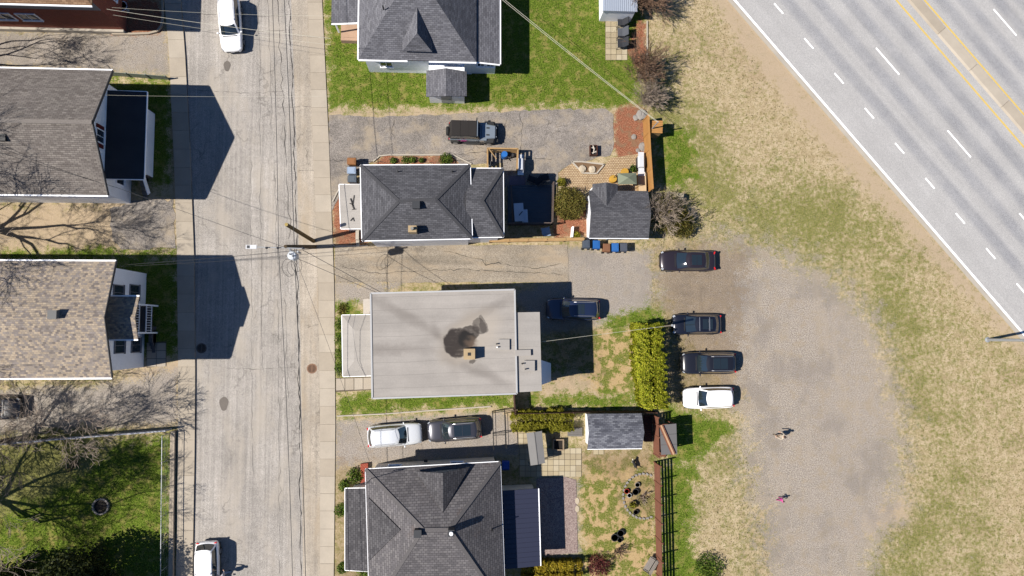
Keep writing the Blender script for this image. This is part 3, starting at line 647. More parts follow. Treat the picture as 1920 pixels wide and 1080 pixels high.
d0 = G(755,95,4.6); d1 = G(810,97,4.6); dr = G(782,62,6.0); yk = yS+4.6
roof([[d0, (d0.x, yS+1.9, 4.6), (dr.x, yk, 6.1), dr], [dr, (dr.x, yk, 6.1), (d1.x, yS+1.9, 4.6), d1], [d0, d1, dr]], S_gray, t, 'dormer_roof')
wall(t, [(d0.x+.2, d0.y+.2), (d1.x-.2, d0.y+.2), (d1.x-.2, yS+2.2), (d0.x+.2, yS+2.2)], 2.9, 4.52, W_white, 'dormer_wall')
gutter(t, [(xa, yS-.06, ec-.08), (d0.x+.3, yS-.06, ec-.08)]); gutter(t, [(d1.x-.3, yS-.06, ec-.08), (xb, yS-.06, ec-.08)]); gutter(t, [(xa-.05, yS, ec-.08), (xa-.05, yT, ec-.08)])
window(t, ((d0.x+d1.x)/2, d0.y+.19, 4.0), -math.pi/2, .8, .6)
q0, q1 = G(937,120,3.1), G(893,120,3.1)
m = M(); m.slab([(xb-.4, q0.y, 3.65), (q0.x, q0.y, 3.1), (q0.x, yT, 3.1), (xb-.4, yT, 3.65)], .12); m.build('wing_roof', S_gray, t)
gutter(t, [(q0.x+.05, q0.y, 3.03), (q0.x+.05, yT, 3.03)]); gutter(t, [(xb-.3, q0.y-.05, 3.5), (q0.x, q0.y-.05, 3.0)])
wall(t, [(xb-.34, q0.y+.35), (q0.x-.3, q0.y+.35), (q0.x-.3, yT-.3), (xb-.34, yT-.3)], 0, 3.0, W_white, 'wing_wall')
for x in (xb+.4, xb+1.2): window(t, (x, q0.y+.345, 2.1), -math.pi/2, .6, .7)
for x in (xa+2, xa+7.6): window(t, (x, yS+.395, 1.9), -math.pi/2, 1.0, 1.0)
window(t, (xa+.34, yS+3, 1.9), math.pi, 1.2, 1.1)
# side entrance hut on the south wall
h0, h1, hr = G(799,181,2.3), G(875,180,2.3), G(836,180,2.95); yk = G(836,128,2.9).y
roof([[h0, hr, (hr.x, yk, 2.95), (h0.x, yk, 2.3)], [hr, h1, (h1.x, yk, 2.3), (hr.x, yk, 2.95)]], S_gray, t, 'entry_roof')
wall(t, [(h0.x+.2, h0.y+.25), (h1.x-.2, h0.y+.25), (h1.x-.2, yS+.39), (h0.x+.2, yS+.39)], 0, 2.25, W_white, 'entry_wall'); door(t, (hr.x, h0.y+.25, .15), -math.pi/2)
# front porch stub
p0 = G(621,44,2.9); p1 = G(668,44,2.9)
m = M(); m.slab([(p0.x, p0.y, 2.9), (xa+.3, p0.y, 3.3), (xa+.3, p0.y+5, 3.3), (p0.x, p0.y+5, 2.9)], .12); m.build('porch_roof', S_gray, t); gutter(t, [(p0.x, p0.y-.05, 2.85), (xa+.2, p0.y-.05, 3.2)])
m = M(); m.box(((p0.x+xa)/2+.3, p0.y+2.3, .3), (xa-p0.x-.1, 5.4, .6)); m.build('porch_base', simple('peach_concrete', C(214,178,150), .9), t)
for y in (p0.y+.3, p0.y+4.6): m = M(); m.beam((p0.x+.2, y, .6), (p0.x+.2, y, 2.85), .12, .12); m.build('porch_post', M_white, t)
m = M(); m.tube([(xm-2.5, yS+3.2, 5.8), (xm-2.5, yS+3.2, 6.4)], .06, 8); m.build('vent_pipe', M_black, t)
# ---------------------------------------------- house F: charcoal hips, centre
ef, rf = 6.1, 7.35
P = GS([(676,310),(881,309),(885,447),(679,451)], ef); R = GS([(748,377),(817,374)], rf)
t = thing('house', 'house with charcoal hip roof, small chimney and lower rear wing', 'house', (P[3].x, P[3].y, 0))
wall(t, [(P[0].x+.3, P[0].y-.3), (P[1].x-.3, P[1].y-.3), (P[2].x-.3, P[2].y+.28), (P[3].x+.3, P[3].y+.28)], 0, ef-.1, W_white)
roof([[P[3], P[2], R[1], R[0]], [P[2], P[1], R[1]], [P[1], P[0], R[0], R[1]], [P[0], P[3], R[0]]], S_dark, t)
gutter(t, [p+Vector((0, 0, -.07)) for p in (P[0], P[1], P[2], P[3], P[0])], .13)
for a, b in ((P[0], R[0]), (P[3], R[0]), (P[1], R[1]), (P[2], R[1]), (R[0], R[1])): m = M(); m.beam(a+Vector((0, 0, .0)), b+Vector((0, 0, .0)), .24, .03); m.build('ridge_cap', M_ridge, t)
ew, rw = 5.6, 6.55
Q = GS([(886,316),(943,316),(944,444),(890,445)], ew); Q[0].x = Q[3].x = P[1].x-.29; rwp = [Vector((P[1].x-.29, (Q[0].y+Q[3].y)/2, rw)), G(881,377,rw)]
rwp[1] = Vector((G(882,377,rw).x+.9, rwp[0].y, rw))
roof([[Q[3], Q[2], rwp[1], rwp[0]], [Q[2], Q[1], rwp[1]], [Q[1], Q[0], rwp[0], rwp[1]]], S_dark, t, 'wing_roof')
gutter(t, [p+Vector((0, 0, -.07)) for p in (Q[0], Q[1], Q[2], Q[3])], .13)
for a, b in ((Q[1], rwp[1]), (Q[2], rwp[1])): m = M(); m.beam(a+Vector((0, 0, .0)), b+Vector((0, 0, .0)), .24, .03); m.build('ridge_cap', M_ridge, t)
wall(t, [(Q[0].x, Q[0].y-.3), (Q[1].x-.3, Q[1].y-.3), (Q[2].x-.3, Q[2].y+.3), (Q[3].x, Q[3].y+.3)], 0, ew-.1, W_white, 'wing_wall')
o, c = boxv(t, 'chimney', 773, 429, 6.6, .62, .5, .75, simple('chimney_tan', C(206,180,140), .9)); m = M(); m.cyl((c.x, c.y, c.z-.02), .12, .3, 10); m.build('flue', simple('flue_grey', C(170,168,160)), o)
boxv(t, 'roof_vent', 780, 384, 7.15, .5, .5, .45, M_black, M_dkgrey)
for px, py in ((746,321),(848,321)): c = G(px, py, 6.5); m = M(); m.tube([(c.x, c.y, 6.2), (c.x, c.y, 6.65)], .05, 8); m.build('vent_pipe', M_black, t)
window(t, (P[3].x+4.4, P[0].y-.295, 4.4), math.pi/2, 1., 1.2)
for y in (P[3].y+1.5, P[3].y+4.6): window(t, (P[3].x+.29, y, 4.5), math.pi, 1., 1.2)
hp = 2.9; V = GS([(636,346),(680,346),(680,428),(639,429)], hp); V[1].x = V[2].x = P[0].x+.28
M_memb = None
n = N('roof_membrane'); v = n.pos(); sx_ = n.n('ShaderNodeSeparateXYZ'); n.l(v, sx_.inputs[0])
bc = vary(n, C(188,182,175), .12, .1, .35, 9.); seam = n.rng(n.math('FRACT', n.math('MULTIPLY', n.math('ADD', sx_.outputs[1], n.math('MULTIPLY', n.noise(.2, 2), .25)), 1.02)), .0, .035, .82, 1.0); bc = n.mix(1.0, bc, seam, 'MULTIPLY')
bc = n.mix(1.0, bc, n.ramp(n.noise(1., 4, .6, n.mapv(v, (.12, 1.4, 1))), [(.3, gray(.93)), (.7, gray(1.06))]), 'MULTIPLY')
n.bump(n.noise(3., 3), .15, .02); M_memb = n.fin(bc, .75, .3)
m = M(); m.slab([V[0], V[1]+Vector((0, 0, .2)), V[2]+Vector((0, 0, .2)), V[3]], .16); pr = m.build('porch_roof', M_memb, t); gutter(t, [V[1]-Vector((0, 0, .05)), V[0]-Vector((0, 0, .05)), V[3]-Vector((0, 0, .05)), V[2]-Vector((0, 0, .05))], .1)
wall(t, [(V[0].x+.25, V[0].y-.2), (V[1].x, V[0].y-.2), (V[1].x, V[3].y+.25), (V[3].x+.25, V[3].y+.25)], 0, hp-.15, W_cream, 'porch_wall'); window(t, (V[0].x+.245, (V[0].y+V[3].y)/2, 1.6), math.pi, 1.6, 1.2)
stairs(t, (G(672,432).x, V[3].y+.2, .8), (0, -1, 0), 1.2, 3, .2, .28, M_conc2)
m = M()
for a, b, wd in (((657,372),(662,386),.09),((664,366),(661,385),.06),((661,385),(664,392),.1),((655,381),(661,384),.04),((660,393),(668,392),.05),((657,414),(662,408),.06),((662,408),(664,415),.05)):
    m.beam(G(*a, hp+.14), G(*b, hp+.14), wd, .03)
m.build('tar_mark', M_tar, pr); 
# ---------------------------------------------- house D: flat grey membrane roof
ed = 6.05
P = GS([(695,550),(965,543),(969,738),(698,747)], ed)
t = thing('house', 'broad house with flat grey membrane roof and dark stain by a tan chimney', 'house', (P[3].x, P[3].y, 0))
wall(t, [(P[0].x+.3, P[0].y-.3), (P[1].x-.3, P[1].y-.3), (P[2].x-.3, P[2].y+.3), (P[3].x+.3, P[3].y+.3)], 0, ed-.2, W_cream)
n = N('stained_membrane'); v = n.pos(); sx_ = n.n('ShaderNodeSeparateXYZ'); n.l(v, sx_.inputs[0]); bc = vary(n, C(190,183,175), .14, .1, .35, 9.)
seam = n.rng(n.math('FRACT', n.math('MULTIPLY', n.math('ADD', sx_.outputs[1], n.math('ADD', n.math('MULTIPLY', n.noise(.2, 2), .25), n.math('MULTIPLY', sx_.outputs[0], -.03))), 1.02)), .0, .05, .7, 1.0); bc = n.mix(1.0, bc, seam, 'MULTIPLY')
bc = n.mix(1.0, bc, n.ramp(n.noise(1., 4, .6, n.mapv(v, (.12, 1.4, 1))), [(.3, gray(.88)), (.7, gray(1.06))]), 'MULTIPLY')
wz = n.n('ShaderNodeVectorMath', operation='ADD'); n.l(v, wz.inputs[0]); nz = n.n('ShaderNodeTexNoise'); n.l(v, nz.inputs['Vector']); nz.inputs['Scale'].default_value = 1.2; nz.inputs['Detail'].default_value = 5
scv = n.n('ShaderNodeVectorMath', operation='SCALE'); n.l(nz.outputs['Color'], scv.inputs[0]); scv.inputs['Scale'].default_value = .8; n.l(scv.outputs[0], wz.inputs[1])
blot = n.rng(n.math('ADD', n.math('MULTIPLY', n.noise(2.6, 5, .7), .6), n.math('MULTIPLY', n.noise(1., 3, .6, n.mapv(v, (1.2, 7., 1))), .4)), .36, .52, .8, 1.0)
def stain(px, py, rx, ry, rot, col, edge_=.12, st=1.0):
    global bc
    c = G(px, py, ed); mp = n.n('ShaderNodeVectorMath', operation='SUBTRACT'); n.l(wz.outputs[0], mp.inputs[0]); mp.inputs[1].default_value = (c.x+.4, c.y+.4, 6.4)
    r_ = n.mapv(mp.outputs[0], (1, 1, 1), rot); q = n.n('ShaderNodeVectorMath', operation='MULTIPLY'); n.l(r_, q.inputs[0]); q.inputs[1].default_value = (1/rx, 1/ry, 0)
    ln = n.n('ShaderNodeVectorMath', operation='LENGTH'); n.l(q.outputs[0], ln.inputs[0]); bc = n.mix(n.math('MULTIPLY', n.rng(ln.outputs['Value'], 1-edge_, 1+edge_, st, 0), blot), bc, col)
for q_ in ((758,591,3.1,.34,.515),(892,592,3.2,.34,-.445),(832,650,1.6,.3,1.15),(890,692,2.6,.34,.42),(720,655,3.0,.3,.03)): stain(*q_, C(132,124,117), .95, .55)
stain(880,630,2.6,1.5,-.65,C(196,184,168),.35,.6)
for q_ in ((858,642,1.15,1.1,.2,.85),(880,626,.9,.6,-.7,.75),(898,612,.5,.6,-.5,.55),(848,642,.65,.9,0,.85),(906,608,.3,.7,-.15,.5)): stain(*q_[:5], C(58,50,46), .1, min(1, q_[5]*1.15))
stain(874,636,.62,.55,.3,C(30,26,24),.15,1.0); stain(880,640,.45,.4,.3,C(104,88,74),.3,.9)
stain(872,640,.5,.45,0,C(28,25,24),.4,.9); stain(884,646,.5,.3,.3,C(112,92,76),.5,.6); stain(887,677,.3,.12,0,C(84,76,70),.2,.8)
n.bump(n.noise(3., 3), .15, .02); M_memb2 = n.fin(bc, .75, .3)
pits = G(822,625,ed-.1); pits2 = G(940,690,ed-.06); Pm = [(P[0]+P[1])/2, (P[1]+P[2])/2, (P[2]+P[3])/2, (P[3]+P[0])/2]
m = M(); c1 = G(868,640,ed-.12); c0_ = G(800,640,ed-.05)
roof([[P[0], P[3], c0_], [P[3], P[2], c1, c0_], [P[2], P[1], c1], [P[1], P[0], c0_, c1]], M_memb2, t, 'roof', .2)
for a, b in ((0, 1), (1, 2), (2, 3), (3, 0)): m = M(); m.beam(P[a]+Vector((0, 0, -.02)), P[b]+Vector((0, 0, -.02)), .12, .16); m.build('edge_flashing', plain('pale_flashing', C(206,206,206), .5), t)
ean = 5.93; A4 = GS([(966,586),(1012,585),(1016,733),(968,736)], ean); A4[0].x = P[1].x-.31; A4[3].x = P[2].x-.31
m = M(); m.slab(A4, .18); m.build('annex_roof', M_memb, t)
wall(t, [(A4[0].x+.01, A4[0].y-.15), (A4[1].x-.15, A4[1].y-.15), (A4[2].x-.15, A4[2].y+.15), (A4[3].x+.01, A4[3].y+.15)], 0, ean-.18, W_cream, 'annex_wall')
o, c = boxv(t, 'chimney', 880, 664, ed-.1, .85, .8, .9, simple('chimney_tan', C(206,180,140), .9)); m = M(); m.box((c.x, c.y, c.z+.005), (.24, .24, .02)); m.build('flue', M_black, o)
boxv(t, 'roof_hatch', 945, 646, ed-.05, .85, .8, .22, M_memb); boxv(t, 'roof_hatch', 993, 686, ean, .8, .8, .25, M_memb)
a, b = G(966,662,ean+.12), G(995,661,ean+.12); m = M(); m.beam(a, b, .45, .24); m.build('roof_duct', M_memb, t)
for px, py in ((931,645),(932,651),(979,682),(985,692)): c = G(px, py, ean+.3); m = M(); m.tube([(c.x, c.y, ean-.2), (c.x, c.y, ean+.55)], .05, 8); m.build('vent_pipe', M_black if px % 2 else M_white, t)
w3 = GS([(1018,670),(1033,703),(1018,722)], .3); x0 = A4[2].x-.14
m = M(); m.hexa([(x0, w3[0].y, 0), (x0, w3[2].y, 0), (w3[1].x, w3[2].y+.3, 0), (w3[1].x, w3[0].y-.5, 0)], [(x0, w3[0].y, 2.4), (x0, w3[2].y, 2.4), (w3[1].x, w3[2].y+.3, .35), (w3[1].x, w3[0].y-.5, .35)]); m.build('cellar_entry', W_white, t)
V = GS([(641,591),(697,590),(697,704),(643,706)], 2.9); V[1].x = V[2].x = P[0].x+.28
m = M(); vm = (V[0]+V[3])/2
ctr = Vector((V[1].x, vm.y, 3.35)); ce = Vector((vm.x+1.0, vm.y, 3.3))
roof([[V[3], V[2], ctr+Vector((0, -1.2, 0)), ce+Vector((0, -1.2, 0))], [V[0], V[3], ce+Vector((0, -1.2, 0)), ce+Vector((0, 1.2, 0))], [V[1], V[0], ce+Vector((0, 1.2, 0)), ctr+Vector((0, 1.2, 0))], [ce+Vector((0, -1.2, 0)), ctr+Vector((0, -1.2, 0)), ctr+Vector((0, 1.2, 0)), ce+Vector((0, 1.2, 0))]], M_memb, t, 'porch_roof')
gutter(t, [V[1]-Vector((0, 0, .05)), V[0]-Vector((0, 0, .05)), V[3]-Vector((0, 0, .05)), V[2]-Vector((0, 0, .05))], .09)
wall(t, [(V[0].x+.25, V[0].y-.2), (V[1].x, V[0].y-.2), (V[1].x, V[3].y+.25), (V[3].x+.25, V[3].y+.25)], 0, 2.76, W_cream, 'porch_wall')
m = M(); q = GS([(681,561),(695,560),(695,588),(681,589)], .6); m.prism([(p.x, p.y) for p in q], 0, .6); m.build('side_step', simple('white_brick', C(226,216,204)), t)
q = GS([(646,712),(698,708),(698,728),(646,731)], .2)
wk = M(); wk.prism([(p.x, p.y) for p in GS([(630,709),(699,706),(699,731),(630,735)])], -.02, .03); wk = struct(wk.build('walkway', simple('joint_sand', C(120,106,90))))
for k in range(4): q = GS([(630.5+17*k, 710-.6*k), (646.5+17*k, 709.5-.6*k), (646.5+17*k, 731-.6*k), (630.5+17*k, 732-.6*k)]); m = M(); m.prism([(p.x, p.y) for p in q], 0, .07+.01*(k % 2)); m.build('paving_slab', M_walk[k % 3], wk)
for y in (P[3].y+2, P[3].y+6): window(t, (P[3].x+.295, y, 4.6), math.pi, 1.1, 1.3)
for x in (P[3].x+3, P[3].x+8): window(t, (x, P[3].y+.295, 4.4), -math.pi/2, 1., 1.2); window(t, (x, P[0].y-.295, 4.4), math.pi/2, 1., 1.2)
door(t, (V[0].x+1.6, V[3].y+.25, .2), -math.pi/2)
# ---------------------------------------------- house E: brown-grey hips with dormers, bottom centre
ee, re_ = 4.2, 6.8
N1, N2 = G(685,880,ee), G(938,866,ee); R1, R2 = G(793,993,re_), G(843,993,re_); W1 = G(693,1150,ee); S1_ = G(948,1145,ee)
t = thing('house', 'large house with brown-grey hip roof, north dormer and black vents', 'house', (N1.x, N1.y, 0))
wall(t, [(N1.x+.4, N1.y-.35), (N2.x-.35, N2.y-.35), (S1_.x-.35, S1_.y+.4), (W1.x+.4, W1.y+.4)], 0, ee-.12, W_cream)
roof([[N1, N2, R2, R1][::-1], [N2, S1_, R2], [S1_, W1, R1, R2], [W1, N1, R1]], S_brown, t)
for a, b in ((N1, R1), (N2, R2), (W1, R1), (S1_, R2), (R1, R2)): m = M(); m.beam(a, b, .26, .03); m.build('ridge_cap', M_ridgeb, t)
gutter(t, [N1-Vector((0, 0, .08)), N2-Vector((0, 0, .08))]); gutter(t, [N2-Vector((0, 0, .08)), S1_-Vector((0, 0, .08))], .08); gutter(t, [N1-Vector((0, 0, .08)), W1-Vector((0, 0, .08))], .08)
def slN(p):   # height of the north slope at a plan point
    nn = (N2-N1).cross(R1-N1).normalized(); return N1.z-(nn.x*(p.x-N1.x)+nn.y*(p.y-N1.y))/nn.z
dw, de, dt_, dk = G(779,884,4.75), G(881,875,4.75), G(830,887,6.55), G(830,966,6.9)
dk.z = slN(dk)+.03; dt_.z = dk.z+.0; dw2 = Vector(dw); de2 = Vector(de); dt_ = G(830,887,dk.z)
roof([[dw2, dt_, dk], [dt_, de2, dk]], S_brown2, t, 'dormer_roof', .1)
m = M(); a_, b_, c_2 = dw2+Vector((.3, -.12, -.1)), de2+Vector((-.3, -.12, -.1)), dt_+Vector((0, -.12, -.2)); m.hexa([a_, b_, c_2], [p+Vector((0, -.2, 0)) for p in (a_, b_, c_2)]); m.build('dormer_wall', W_grey, t)
# western pediment slightly above the west slope
nn = (W1-N1).cross(R1-N1).normalized(); 
def slW(p): return N1.z-(nn.x*(p.x-N1.x)+nn.y*(p.y-N1.y))/nn.z
tri = [G(689,937,5.0), G(690,1056,5.0), G(749,998,6.5)]
for p in tri: p.z = slW(p)+.1
roof([tri], S_brown2, t, 'pediment_roof', .1)
V = GS([(647,916),(684,912),(686,1066),(647,1069)], 3.1); V[1].x = V[2].x = N1.x+.39
roof([[V[0]+Vector((0, 0, 0)), V[3], V[2]+Vector((0, 0, .75)), V[1]+Vector((0, 0, .75))]], S_brown2, t, 'porch_roof')
gutter(t, [V[1]-Vector((0, 0, -.6)), V[0]-Vector((0, 0, .06)), V[3]-Vector((0, 0, .06)), V[2]+Vector((0, 0, .6))], .09)
wall(t, [(V[0].x+.3, V[0].y-.3), (N1.x+.4, V[0].y-.3), (N1.x+.4, V[3].y+.3), (V[3].x+.3, V[3].y+.3)], 0, 2.95, W_cream, 'porch_wall'); window(t, (V[0].x+.295, (V[0].y+V[3].y)/2, 1.6), math.pi, 1.6, 1.2)
boxv(t, 'roof_vent', 783, 1001, 6.45, .5, .5, .6, M_black, M_dkgrey); o, c = boxv(t, 'chimney', 846, 1000, 6.5, .45, .45, 1.1, M_dkgrey); m = M(); m.cyl((c.x, c.y, c.z), .14, .18, 10); m.build('flue', M_white, o)
c = G(923,995,5.2); m = M(); m.tube([(c.x, c.y, 4.6), (c.x, c.y, 5.4)], .05, 8); m.build('vent_pipe', M_black, t)
V = GS([(946,919),(1009,916),(1013,1061),(944,1066)], 2.75); V[0].x = V[3].x = N2.x-.34
m = M(); m.slab([V[0]+Vector((0, 0, .35)), V[1], V[2], V[3]+Vector((0, 0, .35))], .1); ar = m.build('annex_roof', plain('navy_metal_roof', C(56,60,82), .4, .5), t)
for k in range(1, 16): f = k/16; m = M(); m.beam(V[0].lerp(V[3], f)+Vector((.3, 0, .33)), V[1].lerp(V[2], f)+Vector((0, 0, .0)), .035, .04); m.build('rib', plain('navy_metal_roof', C(56,60,82), .4, .5), ar)
wall(t, [(N2.x-.34, V[0].y-.25), (V[1].x-.25, V[1].y-.25), (V[2].x-.25, V[2].y+.25), (N2.x-.34, V[3].y+.25)], 0, 2.6, W_cream, 'annex_wall'); gutter(t, [V[1]-Vector((-.04, 0, .05)), V[2]-Vector((-.04, 0, .05))], .08)
for x in (N1.x+2, N1.x+7): window(t, (x, N1.y-.345+.0*x+(N2.y-N1.y)*(x-N1.x)/(N2.x-N1.x), 2.2), math.pi/2, 1., 1.2)
m = M(); m.box((G(800,866).x, N1.y+.05, 1.2), (.3, .2, .3)); m.build('meter_box', M_dkgrey, t)
q = GS([(676,870),(690,868),(690,908),(676,910)], .3); m = M(); m.prism([(p.x, p.y) for p in q], 0, .35); m.build('brick_step', W_brick, t)
c = G(697,897,4.6); c.z = slN(c)+.0; ant = thing('roof_antenna', 'thin grey mast antenna on the corner of the brown-grey roof', 'antenna', c); m = M(); m.tube([c-Vector((0, 0, .1)), c+Vector((-.1, .1, 2.6))], .025, 6); m.build('mast', M_dkgrey, ant)
for z, l in ((2.5, 1.2), (2.2, .9), (1.9, .6)): m = M(); p = c+Vector((-.1, .1, z)); m.tube([p+Vector((-l/2, 0, 0)), p+Vector((l/2, .1, 0))], .015, 5); m.build('element', M_dkgrey, ant)
# ---------------------------------------------- sheds
def gable_shed(label, NW, NE_, SW_, ez, rz, mat, wallm, name='shed'):
    a, b, c = G(*NW, ez), G(*NE_, ez), G(*SW_, ez); x0, x1, yn, ys = a.x, b.x, a.y, c.y; ym = (yn+ys)/2
    t = thing(name, label, 'shed', ((x0+x1)/2, ym, 0))
    roof([[(x0, ys, ez), (x1, ys, ez), (x1, ym, rz), (x0, ym, rz)], [(x0, ym, rz), (x1, ym, rz), (x1, yn, ez), (x0, yn, ez)]], mat, t)
    wall(t, [(x0+.2, ys+.2), (x1-.2, ys+.2), (x1-.2, yn-.2), (x0+.2, yn-.2)], 0, ez-.02, wallm)
    wall_gable(t, x0+.2, ys+.21, yn-.21, ez-.03, ez-.02, rz-.2, wallm, .06); wall_gable(t, x1-.26, ys+.21, yn-.21, ez-.03, ez-.02, rz-.2, wallm, .06)
    gutter(t, [(x0, ys-.03, ez-.06), (x1, ys-.03, ez-.06)], .05, M_soff, 'fascia'); door(t, ((x0+x1)/2, ys+.2, .05), -math.pi/2, 1.2, 1.8)
    return t, (x0, x1, ys, yn, ym)
gable_shed('blue-grey shingled garden shed with white end wall beside the board fence', (1101,776), (1203,776), (1100,842), 2.1, 2.9, S_shed, W_white)
t, (x0, x1, ys, yn, ym) = gable_shed('dark shingled shed with a small front gable and wheelie bins behind', (1104,357), (1215,364), (1099,446), 2.4, 3.3, S_dark, W_white)
q0, q1, qr = G(1111,345,2.4), G(1158,344,2.4), G(1137,340,3.05)
roof([[(q0.x, q0.y, 2.42), (qr.x, q0.y, 3.05), (qr.x, ym+.5, 3.05), (q0.x, yn-.25, 2.42)], [(qr.x, q0.y, 3.05), (q1.x, q0.y, 2.42), (q1.x, yn-.25, 2.42), (qr.x, ym+.5, 3.05)]], S_dark, t, 'porch_gable')
for x in (q0.x+.15, q1.x-.15): m = M(); m.beam((x, q0.y-.2, 0), (x, q0.y-.2, 2.32), .12, .12); m.build('porch_post', M_white, t)
# ribbed metal shed at the top edge
a, b = G(1130,20,2.2), G(1195,19,2.2); t = thing('shed', 'pale ribbed metal shed cut by the top edge', 'shed', ((a.x+b.x)/2, a.y+1.5, 0))
m = M(); m.slab([(a.x, a.y, 2.2), (b.x, a.y, 2.2), (b.x, a.y+3, 2.5), (a.x, a.y+3, 2.5)], .06); ro = m.build('roof', plain('zinc_roof', C(188,198,214), .4, .5), t)
for k in range(1, 18): x = a.x+(b.x-a.x)*k/18; m = M(); m.beam((x, a.y-.02, 2.22), (x, a.y+3, 2.52), .05, .04); m.build('rib', plain('zinc_roof', C(188,198,214), .4, .5), ro)
wall(t, [(a.x+.12, a.y+.1), (b.x-.12, a.y+.1), (b.x-.12, a.y+2.9), (a.x+.12, a.y+2.9)], 0, 2.13, W_white)
m = M(); m.beam((a.x-.03, a.y-.02, 2.1), (a.x-.03, a.y+3, 2.4), .06, .2); m.build('fascia', M_white, t)
# ================================================================== VEHICLES
def paint(name, col, metal=.0, rough=.28): return plain(name, col, rough, .5, metal, 1.0)
M_cglass = plain('car_glass', (.012, .018, .022, 1), .02, 1.0, 0., .5); M_tyre = simple('tyre_rubber', gray(.02), .85); M_rim = plain('alloy_rim', (.45, .46, .48, 1), .3, .5, .9)
M_trim = plain('black_plastic', gray(.018), .6, .3); M_head = plain('headlight_glass', (.38, .4, .42, 1), .08, .8, .3, .5); M_tail = plain('tail_light_red', (.45, .015, .015, 1), .15, .6, 0., .5); M_chrome = plain('chrome_rail', (.5, .51, .53, 1), .4, .5, .9)
M_plate = plain('number_plate', C(235,238,245), .5)
PROF = {   # x/L, half-width factor, top height (fraction of belt)
 'suv': dict(x=[-.5,-.485,-.45,-.38,-.22,0,.17,.25,.36,.44,.48,.5], w=[.72,.86,.95,.99,1,1,1,.985,.96,.9,.8,.6], z=[.70,.86,.97,1,1,1,1,1.0,.965,.9,.8,.66], wb=.235, wt=.075, rt=-.40, rb=-.475, belt=.60),
 'sedan': dict(x=[-.5,-.485,-.45,-.38,-.3,-.15,0,.16,.25,.38,.45,.49,.5], w=[.7,.84,.93,.98,1,1,1,1,.985,.95,.88,.72,.55], z=[.8,.97,1.06,1.07,1.05,1.0,1,1,.99,.93,.85,.74,.62], wb=.225, wt=.04, rt=-.27, rb=-.41, belt=.63),
 'hatch': dict(x=[-.5,-.485,-.45,-.38,-.22,0,.15,.24,.36,.44,.48,.5], w=[.68,.83,.93,.98,1,1,1,.985,.955,.89,.77,.55], z=[.74,.92,1.02,1.04,1.02,1,1,.99,.94,.86,.76,.6], wb=.25, wt=.05, rt=-.33, rb=-.45, belt=.62)}
